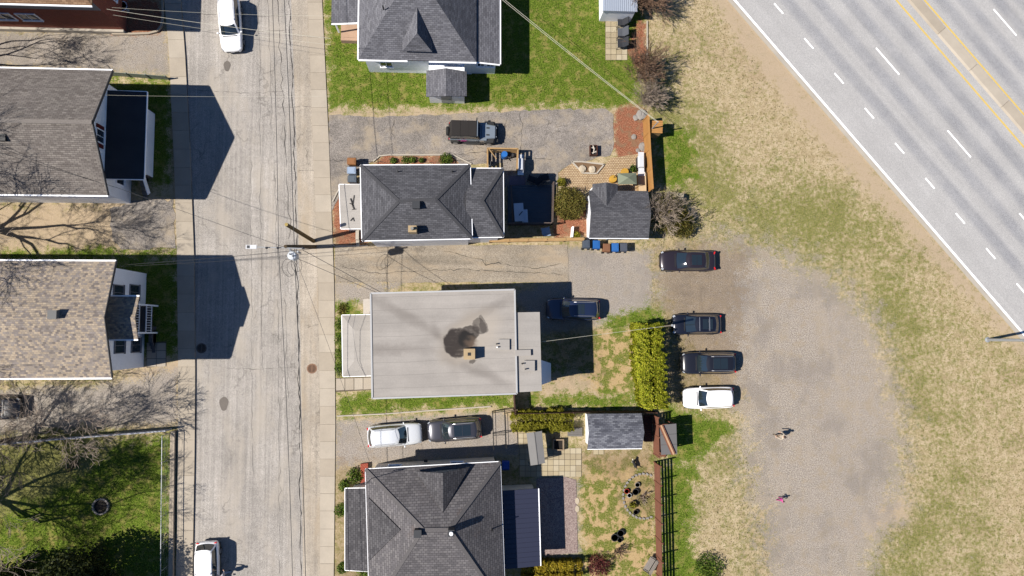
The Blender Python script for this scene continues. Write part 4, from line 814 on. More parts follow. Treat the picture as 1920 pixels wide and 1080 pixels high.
def car(label, px, py, ang, kind, Lc, Wc, Hc, pm, rails=False, sunroof=None, roofm=None, group='parked cars', z0=0.03, bars=False):
    pr = PROF[kind]; root = thing('parked_car', label, 'car', (0, 0, 0), group); hb = Hc*pr['belt']; W2 = Wc/2; m = M()
    rows = []
    for x, wf, zf in zip(pr['x'], pr['w'], pr['z']):
        w_ = W2*wf; zt = hb*zf; zl = .22 if abs(x) < .47 else .3; mid = zl+(zt-zl)*.55
        half = [(0, zl), (w_*.8, zl), (w_*.95, zl+.1), (w_, mid), (w_*.985, zt-.16), (w_*.93, zt-.05), (w_*.8, zt), (w_*.42, zt+.03), (0, zt+.04)]
        rows.append([(x*Lc, y, z) for y, z in half]+[(x*Lc, -y, z) for y, z in half[-2:0:-1]])
    k = len(rows[0]); m.v = [p for r in rows for p in r]
    for i in range(len(rows)-1):
        for j in range(k): j2 = (j+1) % k; m.f.append((i*k+j, (i+1)*k+j, (i+1)*k+j2, i*k+j2))
    m.f.append(tuple(range(k))); m.f.append(tuple((len(rows)-1)*k+j for j in reversed(range(k))))
    body = m.build('body', pm, root, smooth=True); sm = body.modifiers.new('s', 'SUBSURF'); sm.levels = sm.render_levels = 2
    # greenhouse rings
    def ring(xf, xr, hw, z, bul):
        P = []; nf_ = 6; ns = 6
        for j in range(nf_): u = -1+2*j/(nf_-1); P.append((xf-bul*u*u+bul*.3, u*hw*.84, z))          # front, right to left
        for j in range(ns): u = j/(ns-1); P.append((xf-bul*1.1-(xf-xr-bul*2.0)*(.03+.94*u), hw*(1-.05*abs(2*u-.9)**2), z))   # left side
        for j in range(nf_): u = 1-2*j/(nf_-1); P.append((xr+bul*.7*u*u, u*hw*.84, z))
        for j in range(ns): u = 1-j/(ns-1); P.append((xf-bul*1.1-(xf-xr-bul*2.0)*(.03+.94*u), -hw*(1-.05*abs(2*u-.9)**2), z))
        return P
    L4 = lambda a, b, t: a+(b-a)*t
    lv = []
    for t_, zz in ((0, hb-.03), (.5, L4(hb, Hc, .5)), (.86, Hc-.085), (1.0, Hc-.03)):
        tt = t_ if t_ < 1 else 1.12; lv.append(ring(L4(pr['wb'], pr['wt'], tt)*Lc, L4(pr['rb'], pr['rt'], tt)*Lc, L4(W2*.9, W2*.71, t_**1.1) if t_ < 1 else W2*.66, zz, .13))
    n_ = len(lv[0]); G_ = {'windshield': M(), 'rear_window': M(), 'left': M(), 'right': M(), 'roof': M()}
    for i in range(3):
        for j in range(n_):
            j2 = (j+1) % n_; f = [lv[i][j], lv[i][j2], lv[i+1][j2], lv[i+1][j]]
            if j < 5: key = 'windshield'
            elif 6 <= j < 11: key = 'left'
            elif 12 <= j < 17: key = 'rear_window'
            elif 18 <= j < 23: key = 'right'
            else: key = 'roof'
            if i == 2 : key = 'roof'
            G_[key].face(f)
    # crowned roof: rows across
    top = lv[3]; cx = sum(p[0] for p in top)/n_
    r2 = [(cx+(p[0]-cx)*.9, p[1]*.86, Hc-.008) for p in top]; r3 = [(cx+(p[0]-cx)*.5, p[1]*.45, Hc+.012) for p in top]
    for A_, B_ in ((top, r2), (r2, r3)):
        for j in range(n_): j2 = (j+1) % n_; G_['roof'].face([A_[j], A_[j2], B_[j2], B_[j]])
    G_['roof'].face(r3)
    def fuse(o):
        import bmesh; b = bmesh.new(); b.from_mesh(o.data); bmesh.ops.remove_doubles(b, verts=b.verts, dist=1e-4); b.to_mesh(o.data); b.free()
        for p in o.data.polygons: p.use_smooth = True
    for key in ('windshield', 'rear_window'): fuse(G_[key].build(key, M_cglass, root))
    fuse(G_['left'].build('side_window', M_cglass, root)); fuse(G_['right'].build('side_window', M_cglass, root)); fuse(G_['roof'].build('roof', roofm or pm, root))
    if sunroof:
        m = M(); m.box((cx+sunroof[0]*Lc, 0, Hc+.004), (sunroof[1]*Lc, W2*.95, .03)); so_ = m.build('sunroof', M_cglass, root)
        m = M(); m.box((cx+sunroof[0]*Lc, 0, Hc+.012), (.03, W2*.95, .024)); m.build('sunroof_bar', pm, so_)
    if rails:
        for s_ in (-1, 1): m = M(); m.tube([((pr['wt']-.06)*Lc, s_*W2*.62, Hc-.01), ((pr['wt']-.1)*Lc, s_*W2*.62, Hc+.05), ((pr['rt']+.06)*Lc, s_*W2*.62, Hc+.05), ((pr['rt']+.03)*Lc, s_*W2*.62, Hc-.01)], .022, 6); m.build('roof_rail', M_chrome, root)
    if bars:
        for x in (-.0, -.2): m = M(); m.beam((x*Lc, -W2*.64, Hc+.06), (x*Lc, W2*.64, Hc+.06), .05, .03); m.build('roof_bar', M_chrome, root)
    for s_ in (-1, 1):
        m = M(); m.box((.448*Lc, s_*W2*.72, hb*.76), (.20, .26, .1), s_*-.6, .3); m.build('headlight', M_head, root)
        m = M(); m.box(((-.475 if kind == 'sedan' else -.478)*Lc, s_*W2*.72, hb*(.95 if kind == 'sedan' else .82)), (.1, .24, .14), s_*.45); m.build('tail_light', M_tail, root)
        m = M(); m.lathe((0, 0, 0), [(.02, -.07), (.07, -.06), (.085, 0), (.06, .05), (.01, .06)], 8)
        R_ = Matrix.Rotation(-s_*math.pi/2, 3, 'X'); m.v = [tuple(Vector(((R_ @ Vector(p)).x*.8, (R_ @ Vector(p)).y*1.5, (R_ @ Vector(p)).z*.9))+Vector(((pr['wb']-.055)*Lc, s_*(W2*.97+.07), hb+.06))) for p in m.v]; m.build('mirror', pm, root, smooth=True)
        for x in (-.30, .31):
            c = Vector((x*Lc, s_*(W2-.12), .33)); m = M(); m.tube([c-Vector((0, .1, 0)), c-Vector((0, .08, 0)), c+Vector((0, .08, 0)), c+Vector((0, .125, 0))] if s_ > 0 else [c+Vector((0, .1, 0)), c+Vector((0, .08, 0)), c-Vector((0, .08, 0)), c-Vector((0, .125, 0))], [.30, .335, .335, .3], 18); wh = m.build('wheel', M_tyre, root)
            m = M(); d = Vector((0, .13*s_, 0)); m.tube([c+d*.8, c+d], [.22, .2], 10); m.build('rim', M_rim, wh)
    m = M(); m.box((.492*Lc, 0, .48), (.06, W2*1.1, .2)); m.build('grille', M_trim, root)
    m = M(); m.box((-.497*Lc, 0, .62), (.03, .34, .16)); m.build('number_plate', M_plate, root)
    m = M(); m.box((0, 0, .24), (Lc*.9, W2*1.86, .12)); m.build('underbody', M_trim, root)
    for x in ((pr['wb']+.012),): m = M(); m.box((x*Lc, 0, hb+.035), (.07, W2*1.25, .02)); m.build('wiper_cowl', M_trim, root)
    c = G(px, py, Hc*.5); root.location = (c.x, c.y, z0); root.rotation_euler = (0, 0, ang); return root
R = math.radians
P_white = paint('paint_white', (.8, .8, .8, 1)); P_black = paint('paint_black', (.008, .008, .011, 1)); P_blue = paint('paint_dark_blue', (.012, .02, .05, 1), .3); P_grey = paint('paint_charcoal', (.045, .045, .055, 1), .4); P_silver = paint('paint_silver_white', (.62, .64, .66, 1), .3); P_plum = paint('paint_plum_black', (.022, .016, .02, 1), .3); P_navy = paint('paint_black_navy', (.008, .009, .016, 1), .3)
car('white SUV driving along the street beside the left kerb, cut by the top edge', 431, 45, R(-90+5), 'suv', 4.65, 1.86, 1.66, P_white, rails=True, z0=.015, group='cars in the street')
car('white SUV by the left kerb cut by the bottom edge, a person beside it', 388, 1070, R(-88), 'suv', 4.5, 1.86, 1.64, P_white, rails=True, z0=.015, group='cars in the street')
car('long black sedan with red tail lights parked nearest the dark shed', 1289, 489, R(180), 'sedan', 4.85, 1.84, 1.45, P_plum, sunroof=(.0, .18))
car('dark blue SUV half in the shadow of the flat-roofed house', 1075, 580, R(179), 'suv', 4.6, 1.84, 1.66, P_blue, rails=True, sunroof=(.06, .14))
car('black hatchback with roof bars parked by the north end of the cedar hedge', 1306, 608, R(180), 'hatch', 4.3, 1.8, 1.47, P_navy, bars=True, sunroof=(-.02, .2))
car('black SUV with silver roof rails, middle of the cars by the cedar hedge', 1329, 681, R(180), 'suv', 4.75, 1.9, 1.7, P_black, rails=True, sunroof=(.02, .26))
car('white crossover parked southernmost beside the cedar hedge', 1329, 746, R(181), 'suv', 4.4, 1.84, 1.6, P_white, rails=False)
car('silver-white SUV on the gravel driveway, nose to nose with the grey one', 740, 816, R(4), 'suv', 4.5, 1.84, 1.72, P_silver, rails=True)
car('charcoal SUV with panoramic glass roof at the end of the gravel driveway', 852, 806, R(184), 'suv', 4.5, 1.86, 1.66, P_grey, rails=True, sunroof=(.02, .3))
car('black car cut by the left edge on the gravel driveway', -18, 766, R(0), 'suv', 4.5, 1.84, 1.6, P_black)
# open off-road car with black soft top
def offroader():
    t = thing('parked_car', 'grey off-road car with black soft top and rear spare wheel on the asphalt driveway', 'car', (0, 0, 0), 'parked cars'); pm = paint('paint_grey_blue', C(150,162,174), .1)
    m = M(); m.box((-.35, 0, .78), (3.2, 1.56, .62)); b = m.build('body', pm, t); b.modifiers.new('b', 'BEVEL').width = .06
    m = M(); m.hexa([(.75, -.68, .6), (2.0, -.56, .6), (2.0, .56, .6), (.75, .68, .6)], [(.75, -.68, 1.14), (1.95, -.54, 1.06), (1.95, .54, 1.06), (.75, .68, 1.14)]); b = m.build('hood', pm, t); b.modifiers.new('b', 'BEVEL').width = .05
    for s_ in (-1, 1): m = M(); m.box((1.3, s_*.3, 1.12), (.26, .11, .03), 0, .06); m.build('hood_vent', M_trim, t)
    m = M(); m.hexa([(-1.98, -.74, 1.08), (.62, -.74, 1.08), (.62, .74, 1.08), (-1.98, .74, 1.08)], [(-1.8, -.66, 1.82), (.36, -.66, 1.86), (.36, .66, 1.86), (-1.8, .66, 1.82)]); b = m.build('soft_top', simple('soft_top_canvas', C(52,48,46), .9, .1, .2), t); b.modifiers.new('b', 'BEVEL').width = .06
    for x in (-1.05, -.35): m = M(); m.box((x, 0, 1.845), (.05, 1.3, .02)); m.build('top_seam', simple('soft_top_canvas', C(52,48,46), .9), t)
    m = M(); m.hexa([(.64, -.7, 1.13), (.66, -.7, 1.13), (.66, .7, 1.13), (.64, .7, 1.13)], [(.38, -.64, 1.83), (.42, -.64, 1.83), (.42, .64, 1.83), (.38, .64, 1.83)]); m.build('windshield', M_cglass, t)
    m = M(); m.box((.4, 0, 1.86), (.06, 1.34, .04)); m.build('windshield_frame', pm, t)
    for s_ in (-1, 1):
        m = M(); m.hexa([(.95, s_*.55, .85), (1.98, s_*.55, .85), (1.9, s_*.93, .8), (1.0, s_*.93, .8)][::s_], [(1.1, s_*.55, .98), (1.85, s_*.55, .98), (1.75, s_*.92, .93), (1.15, s_*.92, .93)][::s_]); m.build('fender', M_trim, t)
        m = M(); m.hexa([(-1.9, s_*.7, .85), (-1.0, s_*.7, .85), (-1.05, s_*.93, .8), (-1.85, s_*.93, .8)][::s_], [(-1.8, s_*.7, .98), (-1.1, s_*.7, .98), (-1.2, s_*.92, .93), (-1.75, s_*.92, .93)][::s_]); m.build('fender', M_trim, t)
        m = M(); m.box((.35, s_*.98, 1.25), (.1, .2, .18)); m.build('mirror', M_trim, t); m = M(); m.box((-.1, s_*.88, .42), (1.5, .16, .06)); m.build('side_step', M_trim, t)
        m = M(); m.box((-.05, s_*.79, .85), (1.0, .03, .5)); dr = m.build('door', pm, t); m = M(); m.box((-.4, s_*.815, 1.0), (.14, .03, .04)); m.build('handle', M_trim, dr)
        m = M(); m.hexa([(-1.9, s_*.735, 1.1), (.6, s_*.735, 1.1), (.6, s_*.75, 1.1), (-1.9, s_*.75, 1.1)], [(-1.78, s_*.67, 1.74), (.38, s_*.67, 1.78), (.38, s_*.685, 1.78), (-1.78, s_*.685, 1.74)]); m.build('side_window', M_cglass, t)
        m = M(); m.tube([(2.0, s_*.38, .85), (2.05, s_*.38, .85)], [.1, .09], 12); m.build('headlight', M_head, t); m = M(); m.box((-1.97, s_*.68, .85), (.06, .14, .2)); m.build('tail_light', M_tail, t)
        for x in (-1.45, 1.42):
            c = Vector((x, s_*.78, .4)); m = M(); m.tube([c-Vector((0, .13, 0)), c-Vector((0, .1, 0)), c+Vector((0, .1, 0)), c+Vector((0, .13, 0))], [.34, .4, .4, .34], 18); wh = m.build('wheel', M_tyre, t); m = M(); m.tube([c+Vector((0, s_*.1, 0)), c+Vector((0, s_*.14, 0))], .22, 10); m.build('rim', M_rim, wh)
    m = M(); m.tube([(-2.0, -.05, 1.0), (-2.03, -.05, 1.0), (-2.2, -.05, 1.0), (-2.24, -.05, 1.0)], [.32, .39, .39, .3], 18); m.build('spare_wheel', M_tyre, t)
    m = M(); m.box((2.12, 0, .6), (.14, 1.5, .16)); m.build('bumper', M_trim, t); m = M(); m.box((-2.0, 0, .6), (.12, 1.5, .16)); m.build('bumper', M_trim, t)
    m = M(); m.box((2.0, 0, .85), (.04, .5, .3)); m.build('grille', M_trim, t)
    m = M()
    for k in range(60): m.box((random.gauss(-.75, .22), -.815-random.uniform(0, .012), random.gauss(.92, .1)), (.06, .01, .06), 0, random.uniform(0, 3))
    dd_ = m.build('pink_decal', plain('decal_pink', C(206,70,160), .5), t); dd_['kind'] = 'stuff'
    c = G(886, 247, .9); t.location = (c.x, c.y, .03); t.rotation_euler = (0, 0, R(-1))
offroader()

# ================================================================== VEGETATION
def leafmat(name, cols, rough=.7, trans=.25):
    n = N(name); g = n.n('ShaderNodeNewGeometry'); k = len(cols)
    c = n.ramp(g.outputs['Random Per Island'], [(i/(k-1), q) for i, q in enumerate(cols)]); c = n.mix(1.0, c, n.ramp(n.noise(1.6, 3), [(.3, gray(.7)), (.7, gray(1.2))]), 'MULTIPLY')
    n.fin(c, rough, .25); tr = n.n('ShaderNodeBsdfTranslucent'); n.l(c, tr.inputs[0]); ms = n.n('ShaderNodeMixShader'); ms.inputs[0].default_value = trans; n.l(n.b.outputs[0], ms.inputs[1]); n.l(tr.outputs[0], ms.inputs[2]); n.l(ms.outputs[0], n.out.inputs[0]); return n.m
def quads(name, P, Nn, size, mat, parent=None, loc=None, aspect=.6, tri=False):
    "many leaf faces: P positions, Nn normals"
    k = len(P); Nn = Nn/(np.linalg.norm(Nn, axis=1, keepdims=True)+1e-9); r = np.random.normal(size=(k, 3)); u = np.cross(Nn, r); u /= np.linalg.norm(u, axis=1, keepdims=True)+1e-9; v = np.cross(Nn, u)
    s = (size*np.random.uniform(.6, 1.4, k))[:, None]; a = P+u*s; b = P+v*s*aspect; c = P-u*s; d = P-v*s*aspect; V = np.stack([a, b, c, d], 1).reshape(-1, 3)
    org = np.array(ORG[parent] if parent is not None else (loc or (0, 0, 0))); V = V-org; me = bpy.data.meshes.new(name); me.vertices.add(4*k); me.vertices.foreach_set('co', V.ravel()); me.loops.add(4*k); me.loops.foreach_set('vertex_index', np.arange(4*k, dtype=np.int32)); me.polygons.add(k); me.polygons.foreach_set('loop_start', (np.arange(k)*4).astype(np.int32)); me.update(calc_edges=True); me.materials.append(mat)
    o = bpy.data.objects.new(name, me); COL.objects.link(o); ORG[o] = Vector(org)
    if parent is not None: o.parent = parent
    else: o.location = org
    return o
def crown(par, blobs, n_, size, mat, shell=.28, name='foliage', box=False):
    Ps, Ns = [], []; vol = sum(b[1]*b[2]*b[3] for b in blobs)
    for c, rx, ry, rz in blobs:
        k = int(n_*rx*ry*rz/vol); d = np.random.normal(size=(k, 3)); d /= np.linalg.norm(d, axis=1, keepdims=True)
        if box: d = np.sign(d)*np.abs(d)**.45; d /= np.max(np.abs(d), axis=1, keepdims=True)**.7
        lump = 1+.13*np.sin(d[:, :1]*9+c[0])*np.sin(d[:, 1:2]*8+c[1])+np.random.normal(0, .05, (k, 1)); rr = (1-shell*np.random.exponential(.6, (k, 1))).clip(.15, 1.1)*lump
        p = np.array(c)+d*rr*np.array([rx, ry, rz]); keep = p[:, 2] > .03; Ps.append(p[keep]); Ns.append((d+np.random.normal(0, .7, d.shape))[keep])
    return quads(name, np.concatenate(Ps), np.concatenate(Ns), size, mat, par)
def stems(par, c, n_, h, spread, r, mat, name='stem'):
    m = M()
    for k in range(n_):
        a = random.uniform(0, 6.28); s_ = spread*random.uniform(.2, 1); m.tube([c, c+Vector((math.cos(a)*s_*.4, math.sin(a)*s_*.4, h*.5)), c+Vector((math.cos(a)*s_, math.sin(a)*s_, h))], [r, r*.7, r*.3], 5)
    return m.build(name, mat, par)
M_bark = simple('bark_grey', C(150,136,122), .9, .2, .25, 2.); M_twig = simple('twig_pale', C(190,172,154), .9, .15, .2); M_twig2 = simple('twig_brown', C(150,120,98), .9, .2, .2); M_barkd = simple('bark_brown', C(110,92,76), .9, .2, .25)
L_cedar = leafmat('leaf_cedar', [C(110,124,20), C(160,172,30), C(204,206,48), C(228,220,80)]); L_olive = leafmat('leaf_olive', [C(92,80,30), C(128,118,48), C(160,146,70), C(104,112,40)]); L_dark = leafmat('leaf_dark', [C(26,38,16), C(46,60,22), C(76,88,34), C(100,104,48)]); L_lime = leafmat('leaf_lime', [C(112,116,24), C(158,156,36), C(190,184,60), C(140,134,40)]); L_green = leafmat('leaf_green', [C(50,78,16), C(84,116,28), C(120,150,46), C(150,160,66)]); L_red = leafmat('leaf_red', [C(96,40,44), C(128,60,58), C(150,84,74)]); L_gold = leafmat('leaf_gold', [C(150,120,20), C(196,168,34), C(216,196,60), C(140,130,30)])
def shrub(label, px, py, h, r, mat, n_=900, size=.07, ry=None, name='shrub', cat='shrub', group=None, zc=.55, hgt=None):
    c = G(px, py, h*.6); c.z = 0; t = thing(name, label, cat, c, group); ry = ry or r
    bl = [((c.x, c.y, h*zc), r*.9, ry*.9, h*.48)]
    for k in range(5): a = 6.28*k/5+random.random(); bl.append(((c.x+math.cos(a)*r*.45, c.y+math.sin(a)*ry*.45, h*zc*random.uniform(.7, 1.05)), r*.55, ry*.55, h*.4))
    crown(t, bl, n_, size, mat); stems(t, c, 6, h*.7, r*.5, .03, M_barkd); return t
def hedge(label, pxs, h, wd, mat, n_, size, name='hedge'):
    P = [G(x, y, h*.7) for x, y in pxs]; c = P[0].copy(); c.z = 0; t = thing(name, label, 'hedge', c); bl = []
    for a, b in zip(P[:-1], P[1:]):
        L_ = (b-a).length; k = max(1, int(L_/.55))
        for j in range(k+1): q = a.lerp(b, j/k); bl.append(((q.x+random.gauss(0, .08), q.y+random.gauss(0, .08), h*.5), .62, wd/2*random.uniform(.88, 1.05) if abs(b.x-a.x) > abs(b.y-a.y) else .62, h*.5*random.uniform(.92, 1.06)) if abs(b.x-a.x) > abs(b.y-a.y) else ((q.x+random.gauss(0, .08), q.y+random.gauss(0, .08), h*.5), wd/2*random.uniform(.88, 1.05), .62, h*.5*random.uniform(.92, 1.06)))
    crown(t, bl, n_, size, mat, .07, box=True)
    for q in bl[::2]: m = M(); m.tube([(q[0][0], q[0][1], 0), (q[0][0], q[0][1], h*.75)], [.06, .02], 6); m.build('stem', M_barkd, t)
    return t
hedge('tall yellow-green cedar hedge behind the parked cars', [(1216,622),(1218,690),(1226,755)], 2.7, 2.05, L_cedar, 70000, .062, 'cedar_hedge')
hedge('clipped yellow-green hedge between the board fence and the garden swing', [(972,790),(1064,789)], 1.2, 1.7, L_lime, 30000, .055)
hedge('golden clipped hedge cut by the bottom edge beside the navy roof', [(992,1074),(1074,1068)], 1.3, 1.6, L_gold, 28000, .055)
shrub('big olive-green bush between the deck and the dark shed', 1069, 381, 1.9, 1.45, L_olive, 9000, .065, 1.55)
shrub('small round yellow-green ball shrub at the corner of the brick patio', 1053, 341, .9, .42, L_lime, 900, .05)
shrub('small round lime shrub at the end of the timber fence', 1081, 441, .7, .4, L_lime, 700, .05)
shrub('round green bush at the end of the bed under the charcoal roof', 836, 298, .7, .62, L_green, 1200, .05)
for px, py, r, lb in ((760,300,.4,'low green plant second from the round bush in the bed under the charcoal roof'), (773,299,.33,'low green plant nearest the round bush in the same bed'), (737,301,.3,'leftmost low plant of the bed under the charcoal roof'), (790,300,.25,'tiny plant between the low plants and the round bush')): shrub(lb, px, py, .4, r, L_green, 350, .05, name='garden_plant', cat='plant', group='plants in the bed under the charcoal roof')
shrub('red-leaved shrub at the bottom edge near the bench', 1124, 1062, 1.2, 1.05, L_red, 1600, .06)
shrub('dark green bush at the foot of the horizontal board fence, bottom edge', 1330, 1066, 1.0, 1.4, L_green, 1600, .07)
for k, (px, py, r, lb) in enumerate(((664,893,.75,'leafy green plant beside the brick step'), (645,911,.5,'small leafy plant left of the brick step'), (640,957,.65,'leafy green plant in the bed by the porch of the brown-grey roof'), (641,1065,.5,'small plant at the lower end of the porch bed'), (680,1074,.6,'yellow-green plant at the bottom edge below the porch'))): shrub(lb, px, py, .7, r, L_green, 600, .07, name='garden_plant', cat='plant', group='plants along the porch bed')
for k in range(5): shrub(['low clump of ground cover nearest the gravel, left of the flat-roofed porch', 'second clump of ground cover left of the flat-roofed porch', 'middle clump of ground cover left of the flat-roofed porch', 'fourth clump of ground cover left of the flat-roofed porch', 'lowest clump of ground cover left of the flat-roofed porch'][k], 635+(6 if k == 0 else 0), 580+k*28, .45, .42, L_olive if k == 0 else L_green, 450, .05, .65, name='garden_plant', cat='plant', group='ground cover by the flat-roofed porch')
# ---- bare trees
def grow(m, p, d, L_, r, lev, mx, tw=None, up=.12, spread=.55, zmin=.4):
    r = max(r, .014); k = 3; pts = [p]; rad = [r]; dd_ = d.copy(); q = p.copy()
    for i in range(k):
        dd_ = (dd_+Vector((random.gauss(0, .13), random.gauss(0, .13), random.gauss(0, .08)+up*.5))).normalized(); q = q+dd_*(L_/k); pts.append(q.copy()); rad.append(max(.009, r*(1-.42*(i+1)/k)))
    (tw if (tw is not None and lev >= mx-1) else m).tube(pts, rad, 6 if lev < 2 else (4 if lev < 4 else 3), cap=False)
    if lev >= mx: return
    nb = random.choice((2, 3)) if lev < 2 else random.choice((2, 3, 3, 3))
    for b in range(nb):
        f = 1.0 if b == 0 else random.uniform(.4, .95); i = min(k-1, int(f*k)); base = pts[i].lerp(pts[min(i+1, k)], f*k-i if i < k else 0)
        ax = Vector((random.gauss(0, 1), random.gauss(0, 1), random.gauss(0, .5))); ax = (ax-dd_*ax.dot(dd_)).normalized(); nd = (dd_+ax*random.uniform(.35, 1.0)*spread*1.5+Vector((0, 0, up))).normalized()
        grow(m, base, nd, L_*random.uniform(.64, .86), rad[-1]*(.95 if b == 0 else .72), lev+1, mx, tw, up, spread)
def tree(label, px, py, H_, r, mx=6, limbs=5, spread=.6, fork=.25, lean=(0, 0, 0), bark=None, twig=None, up=.12, lim_len=None):
    c = G(px, py); t = thing('bare_tree', label, 'tree', c, 'bare trees'); m = M(); tw = M(); tr = M(); f = H_*fork; top = c+Vector((lean[0], lean[1], f))
    tr.tube([c, c+Vector((lean[0]*.3, lean[1]*.3, f*.5)), top], [r*1.25, r, r*.9], 10); tr.build('trunk', bark or M_bark, t)
    for k in range(limbs):
        a = 6.283*k/limbs+random.uniform(-.3, .3); s_ = random.uniform(.45, .95)*spread*1.6; d = Vector((math.cos(a)*s_, math.sin(a)*s_, random.uniform(.6, 1))).normalized(); grow(m, top-Vector((0, 0, random.uniform(0, .3)*f)), d, (lim_len or H_*.3)*random.uniform(.85, 1.15), r*.55, 1, mx, tw, up, spread)
    o = m.build('branches', bark or M_bark, t); o2 = tw.build('twigs', twig or M_twig, t); o2['kind'] = 'stuff'; return t
random.seed(21)
tree('pale bare tree whose branches reach in from the left edge over the lawn', -75, 955, 13.0, .3, 8, 7, .62, .22, (.8, .3), up=.05, lim_len=3.9)
random.seed(5)
tree('bare tree beside the white fence on the left, shading the gravel', 18, 826, 10.5, .2, 8, 7, .6, .2, (.3, .2), up=.08, lim_len=2.9)
random.seed(11)
tree('bare tree left of the picture shading the tan driveway', -75, 440, 12.5, .28, 8, 7, .6, .25, (.5, 0), up=.05, lim_len=4.2)
random.seed(13)
tree('bare tree left of the picture shading the upper gravel driveway', -115, 118, 10.0, .22, 7, 6, .55, .25, (.3, 0), up=.08)
def bare_bush(label, px, py, h, r, n_, mat, twig, mx=3, name='bare_bush', leaf=None, nl=0):
    c = G(px, py); t = thing(name, label, 'bush', c, 'bare bushes'); m = M(); tw = M()
    for k in range(n_):
        a = random.uniform(0, 6.283); s_ = random.uniform(.15, 1.0)*r/h; d = Vector((math.cos(a)*s_, math.sin(a)*s_, 1)).normalized(); grow(m, c+Vector((random.gauss(0, r*.12), random.gauss(0, r*.12), 0)), d, h*random.uniform(.4, .55), .03, 1, mx, tw, .1, .45)
    m.build('stems', mat, t); tw.build('twigs', twig, t)['kind'] = 'stuff'
    if leaf: crown(t, [((c.x, c.y, h*.5), r, r, h*.5)], nl, .05, leaf, .6)
    return t
random.seed(31)
bare_bush('leafless bush at the top edge beside the pale metal shed', 1208, 10, 2.8, 2.0, 34, M_twig2, M_twig2, 5)
bare_bush('leafless bush south of the black garden chairs', 1202, 140, 2.6, 1.5, 30, M_twig2, M_twig2, 5)
bare_bush('leafless bush just above the red mulch bed', 1208, 190, 2.3, 1.3, 26, M_bark, M_twig, 5)
bare_bush('wide budding bush on the field side of the dark shed', 1240, 403, 2.6, 1.9, 20, M_bark, M_twig, 5, leaf=L_olive, nl=5000)
shrub('olive bush under the stacked boards beside the dark shed', 1275, 418, 1.9, 1.5, L_olive, 5000, .065, 1.4)
bare_bush('wiry leafless bush above the red-leaved shrub', 1158, 1032, 1.1, .95, 16, M_barkd, M_twig2, 3)
bare_bush('flat tangle of bare twigs in the stone-edged flower bed', 1206, 930, .6, 1.1, 22, M_twig2, M_twig, 3)
bare_bush('brown twiggy bush on the lawn near the left trees', 140, 872, 1.0, 1.2, 14, M_twig2, M_twig2, 3)
# ---- evergreens, bottom left
for k, (px, py, h, r, lb) in enumerate(((178,1088,8.2,4.3,'dense dark evergreen at the bottom left corner beside the street fence'), (40,1112,7.0,4.0,'dense dark evergreen at the bottom left corner nearest the left edge'))):
    c = G(px, py); t = thing('evergreen_tree', lb, 'tree', c, 'evergreens'); m = M(); m.tube([c, c+Vector((0, 0, h*.9))], [.3, .06], 8); m.build('trunk', M_barkd, t)
    bl = [((c.x, c.y, h*.45), r*.72, r*.72, h*.42)]
    for j in range(26): a = random.uniform(0, 6.28); z = random.uniform(.1, .9); rr = r*(1.0-z)**.7*random.uniform(.55, .95); bl.append(((c.x+math.cos(a)*rr, c.y+math.sin(a)*rr, h*z), r*.26, r*.26, h*.1))
    crown(t, bl, 16000, .12, L_dark, .35)
# ---- grass blades
def grass(name, zone_names, n_, box, size, mat, label, thr=.1, avoid=(), soft=1.2):
    x0, x1, y0, y1 = box; P = np.random.uniform([x0, y0], [x1, y1], (n_, 2)); ok = np.zeros(n_, bool)
    for z in zone_names:
        for poly in Z_[z]: ok |= seg_sdf(P, poly) > thr+np.abs(np.random.normal(0, soft*.5, n_))
    if not zone_names: ok[:] = True
    for z in avoid: ok &= zone(P, z) < .1
    ok &= ((P[:, 0]-H0.x)*HN.x+(P[:, 1]-H0.y)*HN.y) < -1.2
    P = P[ok]; k = len(P); P3 = np.concatenate([P, np.random.uniform(.02, .06, (k, 1))], 1); Nn = np.concatenate([np.random.normal(0, .9, (k, 2)), np.ones((k, 1))*.8], 1)
    o = quads(name, P3, Nn, size, mat, None, None, .35); tag(o, label, 'grass'); o['kind'] = 'stuff'; return o
L_grass = leafmat('grass_blades', [C(44,64,12), C(92,112,28), C(136,148,54), C(176,168,100), C(82,100,24)], .8, .3); L_dry = leafmat('dry_blades', [C(120,112,56), C(176,158,110), C(214,194,150), C(112,122,52), C(90,76,50)], .9, .2)
grass('lawn_grass', ['lush'], 240000, (-43, 50, -24, 31), .06, L_grass, 'short green lawn grass round the houses')
grass('field_grass', [], 90000, (15, 50, -24, 31), .05, L_dry, 'dry tufted grass on the open field by the highway', avoid=('gravel', 'drive_gravel', 'bare', 'mulch', 'lush'))
L_peb = leafmat('pebbles', [C(84,78,74), C(150,142,134), C(212,202,190), C(236,228,218), C(120,106,90)], .9, 0.0)
o = grass('loose_gravel', ['gravel', 'drive_gravel'], 260000, (-43, 50, -24, 31), .03, L_peb, 'loose gravel scattered over the lot and driveways', .0, soft=1.6); o['category'] = 'gravel'
